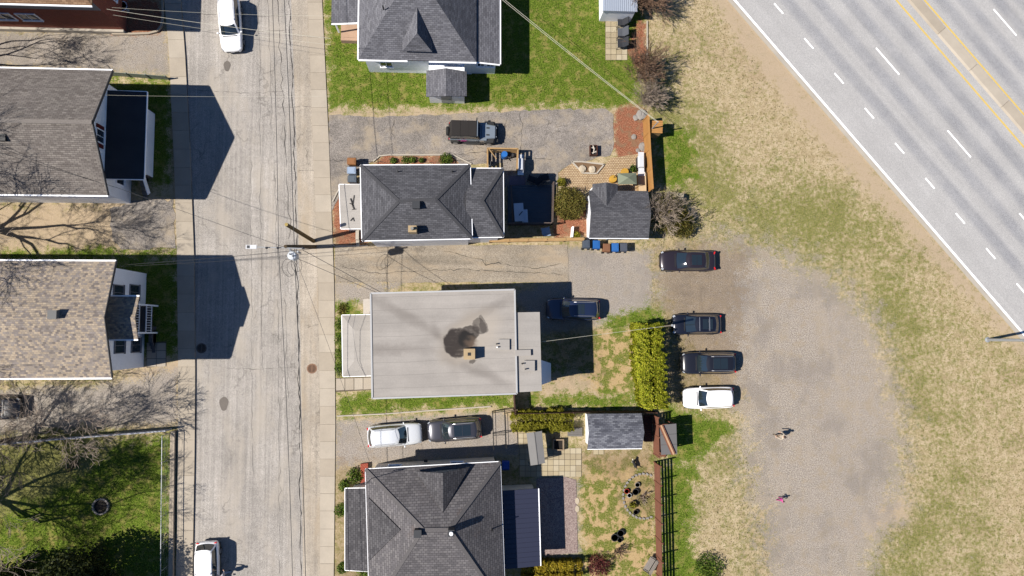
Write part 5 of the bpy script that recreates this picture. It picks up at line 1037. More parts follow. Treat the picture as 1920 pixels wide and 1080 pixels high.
# ================================================================== POLES AND WIRES
M_pole = simple('pole_wood', C(96,80,58), .9, .2, .25, 3.); M_pole2 = simple('pole_wood_new', C(132,110,70), .9, .15, .25, 3.); M_wire = plain('wire_black', gray(.03), .6); M_wirew = plain('wire_pale', C(235,230,210), .5); M_galv = simple('galvanised', C(196,200,204), .45, .1, .1, 1., 12., .5, .3)
up = Vector((0, 0, 1))
def wire(p, q, sag, r, mat, label, grp='overhead wires', off=None):
    p = Vector(p); q = Vector(q); pts = [p.lerp(q, k/14)-up*sag*4*(k/14)*(1-k/14) for k in range(15)]; m = M(); m.tube(pts, r*1.4 if mat is M_wire else r*.9, 4); return tag(m.build('overhead_wire', mat, None, p), label, 'wire', grp)
b0 = G(590,463); b1 = G(535,462,9.0)
t = thing('utility_pole', 'leaning wooden utility pole with grey transformer and street lamp arm', 'utility pole', b0)
m = M(); m.tube([b0, b0.lerp(b1, .5), b1], [.17, .15, .12], 10); m.build('post', M_pole, t)
c = G(547,479,8.1); m = M(); m.lathe(c-up*.9, [(.26, 0), (.3, .04), (.3, .84), (.32, .88), (.26, .93), (.05, .95)], 18); tr = m.build('transformer', plain('transformer_white', C(226,232,238), .4), t, smooth=False)
m = M(); m.tube([c+Vector((-.1, .08, .03)), c+Vector((-.1, .08, .22))], .05, 8); m.build('bushing', M_dkgrey, tr); m = M(); m.tube([c+Vector((.1, -.05, .03)), c+Vector((.1, -.05, .18))], .05, 8); m.build('bushing', M_dkgrey, tr)
pp = b0.lerp(b1, .9); m = M(); m.beam(pp, c-up*.4, .1, .3); m.build('bracket', M_galv, t)
q = G(558,472,8.2); m = M(); m.box((q.x, q.y, 7.8), (.12, .12, .9)); m.build('cutout_fuse', M_galv, t)
l0, l1 = G(572,466,8.9), G(478,463,8.9); m = M(); m.tube([l0, l1], .035, 6); m.build('lamp_arm', M_galv, t)
m = M(); m.box((l1.x-.25, l1.y, 8.9), (.75, .28, .1)); lh = m.build('lamp_head', plain('lamp_white', C(240,242,246), .4), t); m = M(); m.box((l1.x-.45, l1.y, 8.955), (.2, .2, .02)); m.build('photocell', M_dkgrey, lh)
for px in (500, 521, 568): q = G(px, 465, 9.0); m = M(); m.lathe(q-up*.05, [(.03, 0), (.09, .05), (.05, .1), (.08, .16), (.03, .2)], 8); m.build('insulator', M_dkgrey, t)
for k, (px, py, r) in enumerate(((541,502,.62),(548,503,.5),(556,496,.52))):
    q = G(px, py, 7.0); m = M(); m.tube([q+Vector((math.cos(a)*r*.75, math.sin(a)*r, .25*math.sin(a))) for a in np.linspace(0, 6.283, 19)], .014, 4, cap=False); m.build('cable_loop', M_wire, t)
s0, s1 = G(588,452), G(537,421,7.0); t = thing('stub_pole', 'short leaning wooden pole without wires beside the utility pole', 'pole', s0); m = M(); m.tube([s0, s1], [.17, .14], 10); m.build('post', M_pole2, t); m = M(); m.tube([s1, s1+(s1-s0).normalized()*.03], [.138, .13], 10); m.build('cut_top', simple('cut_wood', C(206,180,110), .9), t)
U = G(522,464,9.1); V_ = G(552,470,7.0); S_ = G(566,468,7.4)
wire(U, G(490,-420,9.1), .8, .014, M_wire, 'high wire from the utility pole running up the street'); wire(U, G(556,1500,9.1), .9, .014, M_wire, 'high wire from the utility pole running down the street')
wire(V_, G(508,-420,6.8), .7, .018, M_wire, 'lower cable from the utility pole running up the street'); wire(V_, G(580,1500,6.8), .7, .018, M_wire, 'lower cable from the utility pole running down the street')
wire(S_, G(716,549,5.9), .25, .014, M_wire, 'service wire to the flat-roofed house, upper of two'); wire(G(556,484,6.6), G(712,551,5.6), .25, .012, M_wire, 'service wire to the flat-roofed house, lower of two')
wire(V_, G(240,496,6.4), .35, .012, M_wire, 'service wire to the tan-roofed house, upper of two'); wire(G(560,480,6.6), G(238,499,6.1), .3, .01, M_wire, 'service wire to the tan-roofed house, lower of two')
wire(V_, G(220,352,5.5), .5, .01, M_wire, 'thin wire from the pole to the taupe-roofed house'); wire(G(220,352,6.0), G(-60,268,8.6), .2, .012, M_wire, 'dark wire crossing the taupe roof')
wire(V_, G(694,452,5.6), .2, .012, M_wire, 'short service wire to the corner of the charcoal-roofed house'); wire(G(560,500,6.5), G(700,888,4.2), .5, .008, M_wire, 'thin wire to the brown-grey roofed house')
wire(G(200,17,5.6), G(620,72,7.2), .3, .014, M_wirew, 'pale wire to the brick house crossing above the white SUV'); wire(G(212,28,5.4), G(620,84,7.0), .3, .009, M_wirew, 'thin pale wire just below it above the white SUV'); wire(G(210,14,5.8), G(620,30,7.2), .3, .008, M_wirew, 'topmost thin pale wire to the brick house')
wire(G(150,177,7.), G(620,180,7.2), .3, .007, M_wirew, 'faint pale wire over the dark porch roof')
p0 = G(1213,252); pt = p0+up*3.6; t = thing('service_post', 'slim metal post in the orange board fence carrying the pale wires', 'post', p0); m = M(); m.tube([p0, pt], .05, 8); m.build('post', M_galv, t)
wire(G(935,-10,3.9), pt, .15, .016, M_wirew, 'pale wire from the low white house to the fence post, upper of two'); wire(G(935,-6,3.7), pt-up*.15, .2, .016, M_wirew, 'pale wire from the low white house to the fence post, lower of two')
p0 = G(1231,613); pt = G(1260,610,4.4); t = thing('service_post', 'brown service pole in front of the black hatchback by the cedar hedge', 'post', p0); m = M(); m.tube([p0, pt], [.11, .09], 8); m.build('post', M_pole, t); m = M(); m.cyl(pt, .1, .05, 8); m.build('cap', M_galv, t)
wire(pt, G(1015,641,5.4), .15, .014, M_wirew, 'pale wire from the brown pole to the flat-roofed house')
p0 = G(1851,637); t = thing('highway_lamp', 'pale steel highway lamp post rising out of the right edge', 'lamp post', p0); m = M(); m.lathe(p0, [(.24, 0), (.24, .06), (.13, .1), (.12, 4), (.09, 10)], 12); m.build('post', M_galv, t)
m = M(); m.tube([p0+up*9.9, p0+Vector((1.4, .9, 10.6)), p0+Vector((2.6, 1.7, 10.8))], [.06, .05, .04], 8); m.build('arm', M_galv, t); m = M(); m.box(p0+Vector((2.9, 1.9, 10.78)), (.8, .3, .12), .58); m.build('lamp_head', M_galv, t)

# ================================================================== FENCES
def hfence(label, P, h, nb, bay, mat, bw=.11, gap=.05, posth=.1, cap=False, name='board_fence', capm=None, ctr=0.0, brd=.03):
    P = [Vector((p.x, p.y, 0)) for p in P]; t = thing(name, label, 'fence', P[0]); last = None
    for a, b in zip(P[:-1], P[1:]):
        L_ = (b-a).length; k = max(1, round(L_/bay)); d = (b-a)/k
        for j in range(k+1):
            if j == 0 and last is not None: continue
            q = a+d*j; m = M(); m.beam(q-up*.02, q+up*(h+posth), .1, .1, (1, 0, 0)); m.build('post', mat, t); last = q
        for j in range(k):
            u = (d.normalized()*.055)
            for i in range(nb):
                z = .08+(h-.08)*(i+.5)/nb; e = random.uniform(-.008, .008); m = M(); m.beam(a+d*j+u+up*(z+e), a+d*(j+1)-u+up*(z+random.uniform(-.008, .008)), brd, (h-.08)/nb-gap); m.build('board', mat, t)
            if cap: m = M(); m.beam(a+d*j+up*(h+.02), a+d*(j+1)-u*.1+up*(h+.02), cap, .04); m.build('cap_rail', capm or mat, t)
    return t
M_redw = simple('red_brown_wood', C(150,98,76), .85, .2, .25, 2.); M_orw = simple('orange_wood', C(206,150,84), .8, .15, .2, 2.); M_tanw = simple('tan_wood', C(204,166,114), .85, .2, .2, 2.); M_dkw = simple('dark_stained_wood', C(92,64,54), .85, .2, .25, 2.)
hfence('red-brown horizontal board fence along the open field', [G(1226,866), G(1231,1110)], 1.9, 6, 1.45, M_redw, gap=.11, posth=.3)
hfence('red-brown board fence between the swing garden and the cedar hedge', [G(964,772), G(1070,770), G(1222,770)], 1.6, 7, 2.4, M_dkw, gap=.02)
hfence('short red-brown fence piece behind the blue-grey shed', [G(1223,778), G(1225,850)], 1.9, 6, 1.5, M_redw, gap=.06)
hfence('short dark fence piece at the corner of the flat-roofed house', [G(964,768), G(962,738)], 1.7, 7, 1.4, M_dkw, gap=.02)
hfence('tan timber fence along the tan driveway with a wide cap', [G(918,455), G(1090,452)], 1.3, 6, 1.45, M_tanw, gap=.02, cap=.26)
hfence('orange board fence beside the barbecue counter', [G(1205,228), G(1208,290), G(1213,362)], 1.9, 8, 1.6, M_orw, gap=.008, posth=.05, cap=.16)
hfence('white plank fence along the left lawn', [G(-60,836), G(120,820), G(322,804)], 1.25, 5, 2.0, simple('white_plank', C(206,208,216), .7), gap=.03, posth=.08, cap=.1, name='white_fence')
hfence('low grey-green panel fence beside the upper gravel driveway', [G(209,142), G(318,150)], .9, 4, 1.6, simple('grey_green_metal', C(140,150,138), .6), gap=.01, posth=.05)
# low wall and wire fence along the left walk
a, b = G(327,808), G(323,1110); m = M(); m.beam(a+up*.18, b+up*.18, .34, .4); tag(m.build('low_wall', M_conc, None, a), 'low concrete retaining wall along the left walk', 'wall')
a, b = G(319,812), G(316,1110); t = thing('wire_fence', 'thin metal rail fence on the lawn edge behind the low wall', 'fence', a); m = M(); m.tube([a+up*1.5, b+up*1.5], .03, 6); m.build('top_rail', M_galv, t)
for k in range(7): q = a.lerp(b, k/6); m = M(); m.tube([q, q+up*1.52], .03, 6); m.build('post', M_galv, t)
for k in range(5): z = .2+.28*k; m = M(); m.tube([a+up*z, b+up*z], .005, 3); m.build('strand', M_galv, t)
# black wire gate by the gravel driveway
t = thing('wire_gate', 'black wire fence and gate at the end of the gravel driveway', 'gate', G(923,775))
for P in ([(923,771),(925,838)], [(946,775),(948,836)], [(923,771),(962,766)], [(924,812),(947,811)]):
    a, b = G(*P[0]), G(*P[1]); m = M(); m.tube([a+up*1.2, b+up*1.2], .03, 6); m.build('rail', M_black, t); m = M(); m.tube([a+up*.3, b+up*.3], .02, 6); m.build('rail', M_black, t)
    for q in (a, b): m = M(); m.tube([q, q+up*1.3], .035, 6); m.build('post', M_black, t)

# ================================================================== PATIOS
def slabs(name, rects, cell, z, mats, g=.5):
    base = None; done = set()
    m = M()
    for x0, y0, x1, y1 in rects: m.prism([(p.x, p.y) for p in GS([(x0, y0), (x1, y0), (x1, y1), (x0, y1)])], -.02, z-.035)
    base = struct(m.build(name, simple('joint_sand', C(120,106,90))))
    for x0, y0, x1, y1 in rects:
        nx_, ny_ = max(1, round((x1-x0)/cell)), max(1, round((y1-y0)/cell)); cx, cy = (x1-x0)/nx_, (y1-y0)/ny_
        for i in range(nx_):
            for j in range(ny_):
                q = GS([(x0+i*cx+g, y0+j*cy+g), (x0+(i+1)*cx-g, y0+j*cy+g), (x0+(i+1)*cx-g, y0+(j+1)*cy-g), (x0+i*cx+g, y0+(j+1)*cy-g)]); s_ = M(); dz = random.uniform(-.008, .008); s_.hexa([(p.x, p.y, 0) for p in q][::-1], [(p.x, p.y, z+dz) for p in q][::-1]); s_.build('paving_slab', random.choice(mats), base)
M_sl = [simple('slab_%s' % k, C(*c), .9, .12, .15, .8, 16.) for k, c in (('a', (208,192,158)), ('b', (196,180,148)), ('c', (216,202,172)))]
slabs('slab_patio', [(972,812,990,840), (974,840,1090,894), (1040,818,1052,840)], 10.6, .06, M_sl, .35); slabs('slab_patio', [(1135,40,1176,113)], 10.3, .06, M_sl, .35); slabs('slab_patio', [(1112,843,1132,852)], 10, .06, M_sl, .35)
n = N('brick_pavers'); bt = n.n('ShaderNodeTexBrick'); n.l(n.pos(), bt.inputs['Vector']); bt.inputs['Color1'].default_value = C(206,180,140); bt.inputs['Color2'].default_value = C(224,200,162); bt.inputs['Mortar'].default_value = C(140,104,80); bt.inputs['Scale'].default_value = 1; bt.inputs['Brick Width'].default_value = .22; bt.inputs['Row Height'].default_value = .15; bt.inputs['Mortar Size'].default_value = .018
n.bump(n.math('MULTIPLY', bt.outputs['Fac'], -1), .5, .01); M_pav = n.fin(n.mix(1.0, bt.outputs['Color'], n.ramp(n.noise(1.2, 4), [(.3, gray(.86)), (.7, gray(1.1))]), 'MULTIPLY'), .9, .2)
sheet('brick_patio', [(1046,326),(1066,310),(1078,304),(1090,322),(1120,326),(1146,296),(1196,289),(1212,300),(1214,362),(1160,362),(1110,356),(1085,362),(1066,352)], .05, M_pav)
n = N('pink_pavers'); n.bump(n.noise(9., 3), .3, .01); sheet('paver_patio', [(1006,898),(1060,894),(1080,900),(1083,1036),(1022,1041),(1006,1030)], .045, n.fin(n.ramp(n.noise(11., 3, .85), [(.38, C(128,108,104)), (.5, C(168,148,142)), (.62, C(200,182,172))]), .9, .2))
q = GS([(1072,304),(1090,304),(1132,309),(1118,326),(1092,325)]); t = thing('raised_bed', 'boat-shaped raised bed with two pale stones on the brick patio', 'planter', q[0]); m = M(); m.prism([(p.x, p.y) for p in q], 0, .14); m.build('soil', simple('bed_soil', C(140,112,84), .95), t)
m = M()
for a, b in zip(q, q[1:]+q[:1]): m.beam(a+up*.09, b+up*.09, .12, .18)
m.build('edging', M_conc2, t)
def rock(label, px, py, r, mat, z=0., grp=None, flat=.6):
    c = G(px, py, z); m = M(); prof = [(r*.7, 0), (r, r*flat*.35), (r*.8, r*flat*.8), (r*.3, r*flat)]; m.lathe(c, prof, 9); m.v = [(x+random.gauss(0, r*.07), y+random.gauss(0, r*.07), zz+random.gauss(0, r*.04)) for x, y, zz in m.v]; return tag(m.build('stone', mat, None, c), label, 'stone', grp)
M_st = simple('pale_stone', C(222,206,180), .9); M_st2 = simple('grey_stone', C(170,164,158), .9)
rock('pale stone at the left of the raised bed', 1092, 317, .34, M_st, .13); rock('pale stone at the right of the raised bed', 1110, 318, .34, M_st, .13)
for (px, py, r), lb in zip(((1203,216,.5),(1192,221,.28),(1188,257,.25),(1205,275,.4),(1196,282,.2)), ('largest mottled stone at the top of the red mulch bed', 'grey stone left of the largest stone in the red mulch bed', 'white stone halfway down the red mulch bed', 'mottled stone beside the orange fence', 'small stone below the mottled one by the orange fence')): rock(lb, px, py, r, M_st2, 0, 'stones of the red mulch bed')
for (py), lb in zip((939, 954), ('upper of two pale stepping stones by the paver patio', 'lower of two pale stepping stones by the paver patio')): c = G(1082, py); m = M(); m.tube([c, c+up*.05], [.24, .22], 12); m.v = [(c.x+(x-c.x)*.8, c.y+(y-c.y)*1.25, z) for x, y, z in m.v]; tag(m.build('stepping_stone', M_st, None, c), lb, 'stone', 'stepping stones')

# ================================================================== YARD THINGS
def bx(t, name, c, d, mat, rz=0., ry=0., rx=0.): m = M(); m.box(c, d, rz, ry, rx); return m.build(name, mat, t)
def bin_(label, px, py, col, rz=0.):
    c = G(px, py, .9); c.z = .03; t = thing('wheelie_bin', label, 'bin', (0, 0, 0), 'wheelie bins'); mt = simple('bin_%d_%d_%d' % col, C(*col), .5, .08, .08)
    m = M(); m.hexa([(-.24, -.26, .06), (.24, -.26, .06), (.24, .26, .06), (-.24, .26, .06)], [(-.29, -.34, 1.0), (.29, -.34, 1.0), (.29, .32, 1.0), (-.29, .32, 1.0)]); m.build('body', mt, t)
    m = M(); m.hexa([(-.31, -.37, 1.0), (.31, -.37, 1.0), (.31, .35, 1.0), (-.31, .35, 1.0)], [(-.27, -.33, 1.07), (.27, -.33, 1.07), (.27, .3, 1.09), (-.27, .3, 1.09)]); l = m.build('lid', mt, t)
    bx(l, 'lid_panel', (0, -.02, 1.085), (.34, .4, .02), mt); m = M(); m.tube([(-.24, .38, 1.0), (.24, .38, 1.0)], .02, 6); m.build('handle', mt, t)
    for s_ in (-1, 1): m = M(); m.tube([(s_*.2, .3, .1), (s_*.29, .3, .1)], .1, 10); m.build('wheel', M_tyre, t)
    t.location = c; t.rotation_euler = (0, 0, rz)
for px, py, col, lb in ((1099,458,(86,96,110),'dark grey wheelie bin at the left end of the row behind the dark shed'), (1118,459,(44,112,190),'blue wheelie bin next to the grey one at the row end'), (1137,465,(150,106,78),'brown wheelie bin in the middle of the row behind the dark shed'), (1153,464,(58,122,200),'blue wheelie bin between the brown and the right grey one'), (1169,464,(92,98,112),'grey wheelie bin at the right end of the row'),
 (660,303,(170,116,70),'brown wheelie bin topmost beside the front porch'), (660,320,(176,196,222),'pale blue wheelie bin in the middle beside the front porch'), (661,336,(98,110,122),'grey wheelie bin nearest the front porch roof'), (948,872,(40,90,190),'blue wheelie bin beside the brown-grey roof')): bin_(lb, px, py, col, R(180) if px > 900 else R(90))
def chair(label, px, py, rz, mat, grp, z=.06, w_=.62, recl=.35, fm=None):
    t = thing('garden_chair', label, 'chair', (0, 0, 0), grp); fm = fm or mat
    bx(t, 'seat', (0, 0, .42), (.56, w_, .06), mat); bx(t, 'backrest', (-.36, 0, .74), (.06, w_, .72), mat, 0, -recl)
    for s_ in (-1, 1):
        bx(t, 'armrest', (0, s_*w_*.52, .62), (.62, .06, .035), fm)
        for x in (-.26, .28): m = M(); m.tube([(x, s_*w_*.5, 0), (x, s_*w_*.5, .61)], .02, 6); m.build('leg', fm, t)
    c = G(px, py, .5); t.location = (c.x, c.y, z); t.rotation_euler = (0, 0, rz)
M_blk = simple('black_wicker', C(58,60,66), .8, .2, .3); M_gry = simple('grey_cushion', C(96,100,108), .8)
for py, mt, lb in ((40,M_blk,'black garden chair at the top of the row on the slabs'), (61,M_gry,'dark grey garden chair in the middle of the row on the slabs'), (81,M_blk,'black garden chair at the bottom of the row on the slabs')): chair(lb, 1164, py, R(180), mt, 'garden chairs on the slabs', .06, .8, .6, M_blk)
# bench
t = thing('garden_bench', 'grey slatted garden bench tilted beside the horizontal board fence', 'bench', (0, 0, 0)); M_bn = simple('bench_grey', C(168,160,152), .8)
for k in range(5): bx(t, 'seat_slat', (-.2+.1*k, 0, .44), (.08, 1.35, .03), M_bn)
for k in range(4): bx(t, 'back_slat', (.3+.03*k, 0, .55+.11*k), (.03, 1.35, .09), M_bn)
for s_ in (-1, 1):
    m = M(); m.tube([(-.25, s_*.62, 0), (-.25, s_*.62, .62), (.3, s_*.62, .62)], .03, 6); m.build('arm_frame', M_black, t); m = M(); m.tube([(.25, s_*.62, 0), (.4, s_*.62, .95)], .03, 6); m.build('leg', M_black, t)
c = G(1217,1058,.4); t.location = (c.x, c.y, 0); t.rotation_euler = (0, 0, R(-33))
# fire ring on the lawn
c = G(190,949); t = thing('fire_ring', 'round stone fire ring on the left lawn', 'fire pit', c)
for k in range(16): a = 6.283*k/16; bx(t, 'stone', (c.x+.6*math.cos(a), c.y+.6*math.sin(a), .1), (.12, .21, .2+random.uniform(-.02, .03)), M_st2, a)
m = M(); m.cyl(c-up*.01, .55, .04, 20); m.build('ash', simple('ash_dark', C(62,56,52), .95, .3, .4), t)
# garden swing
c = G(1003,840,1.9); c.z = 0; t = thing('garden_swing', 'garden swing under a grey fabric canopy on the slab patio', 'swing', c); M_can = simple('canopy_grey', C(150,148,146), .85, .08, .1); M_cans = simple('canopy_seam', C(120,118,116), .85)
A = GS([(987,812),(1016,808),(1022,868),(995,873)], 1.95); m = M(); mid0 = (A[0]+A[1])/2+up*.12; mid1 = (A[2]+A[3])/2+up*.12
m.slab([A[0], mid0, mid1, A[3]], .03); m.slab([mid0, A[1], A[2], mid1], .03); cn = m.build('canopy', M_can, t)
m = M(); m.beam(mid0+up*.015, mid1+up*.015, .05, .03); m.build('seam', M_cans, cn)
for q in A: m = M(); m.tube([Vector((q.x, q.y, .06)).lerp(Vector((c.x, c.y, .06)), -.05), q-up*.05], .03, 6); m.build('leg', M_dkgrey, t)
ax = (mid1-mid0).normalized(); rz = math.atan2(ax.y, ax.x); bx(t, 'seat', (c.x, c.y, .5), (1.7, .5, .08), M_gry, rz); bx(t, 'backrest', (c.x-.25, c.y-.03, .75), (1.7, .07, .5), M_gry, rz)
for s_ in (-1, 1): q = c+ax*s_*.8; m = M(); m.tube([q+up*.5, q+up*1.95], .012, 5); m.build('hanger', M_dkgrey, t)
# wooden box planter near the swing, flat ramp, planks deck
c = G(1047,834,.4); c.z = .05; t = thing('wooden_planter', 'square wooden planter box with dark inside on the slab patio', 'planter', c)
for dx, dy, sx, sy in ((-.42, 0, .1, .94), (.42, 0, .1, .94), (0, -.42, .74, .1), (0, .42, .74, .1)): bx(t, 'side', (c.x+dx, c.y+dy, .25), (sx, sy, .5), simple('weathered_wood', C(176,154,128), .9))
bx(t, 'soil', (c.x, c.y, .18), (.74, .74, .2), simple('dark_soil', C(50,44,40), .95))
q = GS([(1064,802),(1091,801),(1091,818),(1064,818)]); t = thing('wooden_ramp', 'grey plank ramp at the white end of the blue-grey shed', 'ramp', q[3])
for k in range(4): f0, f1 = k/4+.01, (k+1)/4-.01; a, b, c_, d = q[0].lerp(q[3], f0), q[1].lerp(q[2], f0), q[1].lerp(q[2], f1), q[0].lerp(q[3], f1); m = M(); m.hexa([a+up*.02, b+up*.02, c_+up*.02, d+up*.02][::-1], [a+up*.08, b+up*.2, c_+up*.2, d+up*.08][::-1]); m.build('plank', simple('grey_plank', C(128,124,120), .85), t)
q = GS([(1206,778),(1221,778),(1222,828),(1207,828)]); t = thing('wooden_deck', 'narrow dark plank deck between the blue-grey shed and the fence', 'deck', q[3])
for k in range(14): f0, f1 = k/14+.006, (k+1)/14-.006; m = M(); m.hexa([p for p in (q[0].lerp(q[3], f1), q[1].lerp(q[2], f1), q[1].lerp(q[2], f0), q[0].lerp(q[3], f0))], [p+up*.25 for p in (q[0].lerp(q[3], f1), q[1].lerp(q[2], f1), q[1].lerp(q[2], f0), q[0].lerp(q[3], f0))]); m.build('plank', M_dkw, t)
# play tower with grey panel roof over the fence
A = GS([(1237,797),(1268,794),(1270,852),(1240,853)], 2.5); c = (A[0]+A[2])/2; c.z = 0; t = thing('play_tower', 'wooden play tower with grey panel roof standing over the fence line', 'play tower', c); M_pan = simple('grey_panel', C(124,122,122), .8, .06, .08); M_lw = simple('light_wood', C(222,178,140), .85)
for k in range(3):
    f0, f1 = k/3+.004, (k+1)/3-.004; m = M(); qq = [A[0].lerp(A[3], f0), A[1].lerp(A[2], f0), A[1].lerp(A[2], f1), A[0].lerp(A[3], f1)]; m.slab(qq, .04); m.build('roof_panel', M_pan, t)
a, b = G(1239,797,2.62), G(1263,852,2.62); m = M(); m.beam(a, b, .34, .06); m.build('roof_beam', M_redw, t); m = M(); m.beam(a+up*.05, b+up*.05, .14, .05); m.build('roof_batten', M_lw, t)
for q in A: m = M(); m.beam(Vector((q.x, q.y, 0))*1.0+(c-Vector((q.x, q.y, 0)))*.08, Vector((q.x, q.y, 2.44))+(c-Vector((q.x, q.y, 0)))*.08, .1, .1, (1, 0, 0)); m.build('post', M_redw, t)
bx(t, 'floor', (c.x, c.y, 1.2), (1.2, 2.2, .08), M_redw)
q0 = A[3].lerp(A[2], .5); 
for k in range(7): f = k/7; bx(t, 'ladder_rung', (q0.x, q0.y+.25-f*.9, 1.15*(1-f)+.08), (.55, .08, .05), M_redw)
for s_ in (-1, 1): m = M(); m.beam((q0.x+s_*.3, q0.y+.3, 1.25), (q0.x+s_*.3, q0.y-.65, .03), .06, .1); m.build('ladder_rail', M_redw, t)
# pots, statue, flower bed edging
def pot(label, px, py, r, h, mat, plant=None, z=0.):
    c = G(px, py, z); t = thing('flower_pot', label, 'pot', c, 'garden pots'); m = M(); m.lathe(c, [(r*.7, 0), (r, h), (r*1.08, h), (r*1.08, h+.03), (r*.9, h+.03), (r*.85, h-.05)], 14); m.build('pot', mat, t)
    m = M(); m.cyl(c+up*(h-.06), r*.86, .02, 14); m.build('soil', simple('dark_soil', C(50,44,40), .95), t)
    if plant: crown(t, [((c.x, c.y, c.z+h+r*.7), r*1.3, r*1.3, r*.9)], 160, .05, plant, .5)
M_cb = simple('black_pot', C(62,62,66), .7); M_tc = simple('red_pot', C(200,58,44), .7)
for px, py, r, mt, pl, lb in ((1151,1006,.3,M_cb,None,'left of two black pots near the bare wiry bush'), (1162,998,.28,M_cb,None,'right of two black pots near the bare wiry bush'), (1161,1011,.2,M_cb,None,'small black pot below the two black pots'), (1190,921,.26,M_cb,None,'black pot in the stone-edged flower bed'), (1174,920,.2,M_tc,None,'red pot in the stone-edged flower bed'), (1179,928,.18,simple('white_pot', C(220,224,228), .6),None,'pale pot beside the red one'), (1185,945,.3,simple('bed_pot', C(130,110,84), .8),L_lime,'pot with yellow-green plant in the stone-edged bed'), (1191,959,.2,M_cb,None,'black pot at the lower end of the stone-edged bed'), (1194,908,.2,M_st2,None,'grey pot at the upper end of the stone-edged bed')): pot(lb, px, py, r, r*1.1, mt, pl)
t = thing('bed_edging', 'ring of small dark stones round the flower bed by the fence', 'edging', G(1172,930)); 
for k in range(22):
    a = 1.2+3.9*k/21; q = G(1206+38*math.cos(a), 930-42*math.sin(a)); bx(t, 'stone', (q.x, q.y, .05), (.22, .16, .12), M_st2, a+1.2+random.uniform(-.2, .2))
# --- terrace behind the charcoal house
q = GS([(952,348),(1036,346),(1034,421),(952,421)], .5); t = thing('wooden_terrace', 'dark plank terrace in the shadow behind the charcoal-roofed house', 'deck', (q[3].x, q[3].y, 0)); M_dk = simple('terrace_stain', C(92,104,116), .7, .12, .2)
for k in range(26): f0, f1 = k/26+.003, (k+1)/26-.003; a, b = q[0].lerp(q[3], f0), q[1].lerp(q[2], f0); c_, d = q[1].lerp(q[2], f1), q[0].lerp(q[3], f1); m = M(); m.hexa([p-up*.06 for p in (d, c_, b, a)], [d, c_, b, a]); m.build('plank', M_dk, t)
m = M(); m.prism([(p.x, p.y) for p in q], 0, .43); m.build('base', M_dkw, t)
for a, b in ((q[1], q[2]), (q[2], q[3])): railing(t, a, b, .9, simple('rail_brown', C(120,104,96), .8))
a, b = G(958,350,.5), G(961,415,.5); m = M(); m.beam(a+up*.3, b+up*.3, .12, .12); m.build('bench_rail', simple('rail_brown', C(120,104,96), .8), t)
t = thing('patio_table', 'pale blue covered table on the dark terrace', 'table', G(976,398,.5)); M_tb = simple('pale_blue_cover', C(206,224,244), .7, .1, .1)
c = G(973,398,1.2); bx(t, 'cover', (c.x, c.y, 1.2), (.8, 1.55, .08), M_tb, .06); c2 = G(984,405,1.1); bx(t, 'side_cover', (c2.x, c2.y, 1.08), (.5, 1.1, .1), M_tb, .06); bx(t, 'band', (c.x+.15, c.y-.1, 1.25), (.08, .45, .02), M_dkgrey, -.7)
for dx in (-.3, .3):
    for dy in (-.65, .65): m = M(); m.tube([(c.x+dx, c.y+dy, .5), (c.x+dx, c.y+dy, 1.16)], .03, 6); m.build('leg', M_dkgrey, t)
c = G(970,339); m = M(); m.box((c.x, c.y, .05), (1.4, .8, .03)); tag(m.build('outdoor_mat', simple('mauve_mat', C(150,136,150), .9), None, c), 'mauve mat on the asphalt above the dark terrace', 'mat')
for k, (px, py, rz, lb) in enumerate(((997,336,1.2,'dark garden chair nearest the mauve mat'), (1009,340,2.2,'middle dark garden chair above the terrace'), (1021,333,1.8,'dark garden chair farthest from the mauve mat'))): chair(lb, px, py, rz, M_blk, 'dark chairs above the terrace', .03)
chair('pale blue garden chair between the terrace and the timber fence', 1023, 433, R(100), simple('blue_chair', C(190,216,244), .6), None, 0)
# bin store
q = GS([(914,278),(971,279),(970,316),(914,318)], 1.5); t = thing('bin_store', 'open wooden frame store with a blue barrel behind the off-road car', 'bin store', (q[3].x, q[3].y, 0)); Q = [Vector((p.x, p.y, 0)) for p in q]
for p in Q: m = M(); m.beam(p, p+up*1.5, .1, .1, (1, 0, 0)); m.build('post', M_tanw, t)
for a, b in ((0, 1), (0, 3), (1, 2)):
    m = M(); m.beam(q[a], q[b], .12, .1); m.build('top_rail', M_tanw, t)
    for z in (.3, .7, 1.1): m = M(); m.beam(Q[a]+up*z, Q[b]+up*z, .03, .26); m.build('board', M_tanw, t)
m = M(); m.beam(q[0].lerp(q[1], .03)-up*.0, q[0].lerp(q[1], .3)+(q[3]-q[0])*.5, .06, .06); m.build('brace', M_tanw, t)
def barrel(label, px, py, r, h, mat, lidm=None, name='barrel', cat='barrel'):
    c = G(px, py, h); c.z = .03; t = thing(name, label, cat, c); m = M(); m.lathe(c, [(r*.92, 0), (r, h*.2), (r*1.03, h*.5), (r, h*.8), (r*.92, h)], 16); m.build('body', mat, t); m = M(); m.lathe(c+up*h, [(r*.9, 0), (r*.94, .02), (r*.9, .04), (r*.3, .045)], 16); m.build('lid', lidm or mat, t)
barrel('blue plastic barrel in the wooden bin store', 946, 289, .28, .9, simple('barrel_blue', C(44,124,214), .5)); barrel('white bucket beside the blue barrel', 955, 291, .18, .5, simple('bucket_white', C(236,236,232), .5), M_dkgrey, 'bucket', 'bucket'); barrel('grey bucket in the lower corner of the bin store', 920, 306, .2, .5, simple('bucket_grey', C(170,180,190), .5), M_dkgrey, 'bucket', 'bucket'); barrel('dark round tub right of the white bucket', 961, 291, .16, .45, M_cb, None, 'tub', 'tub')
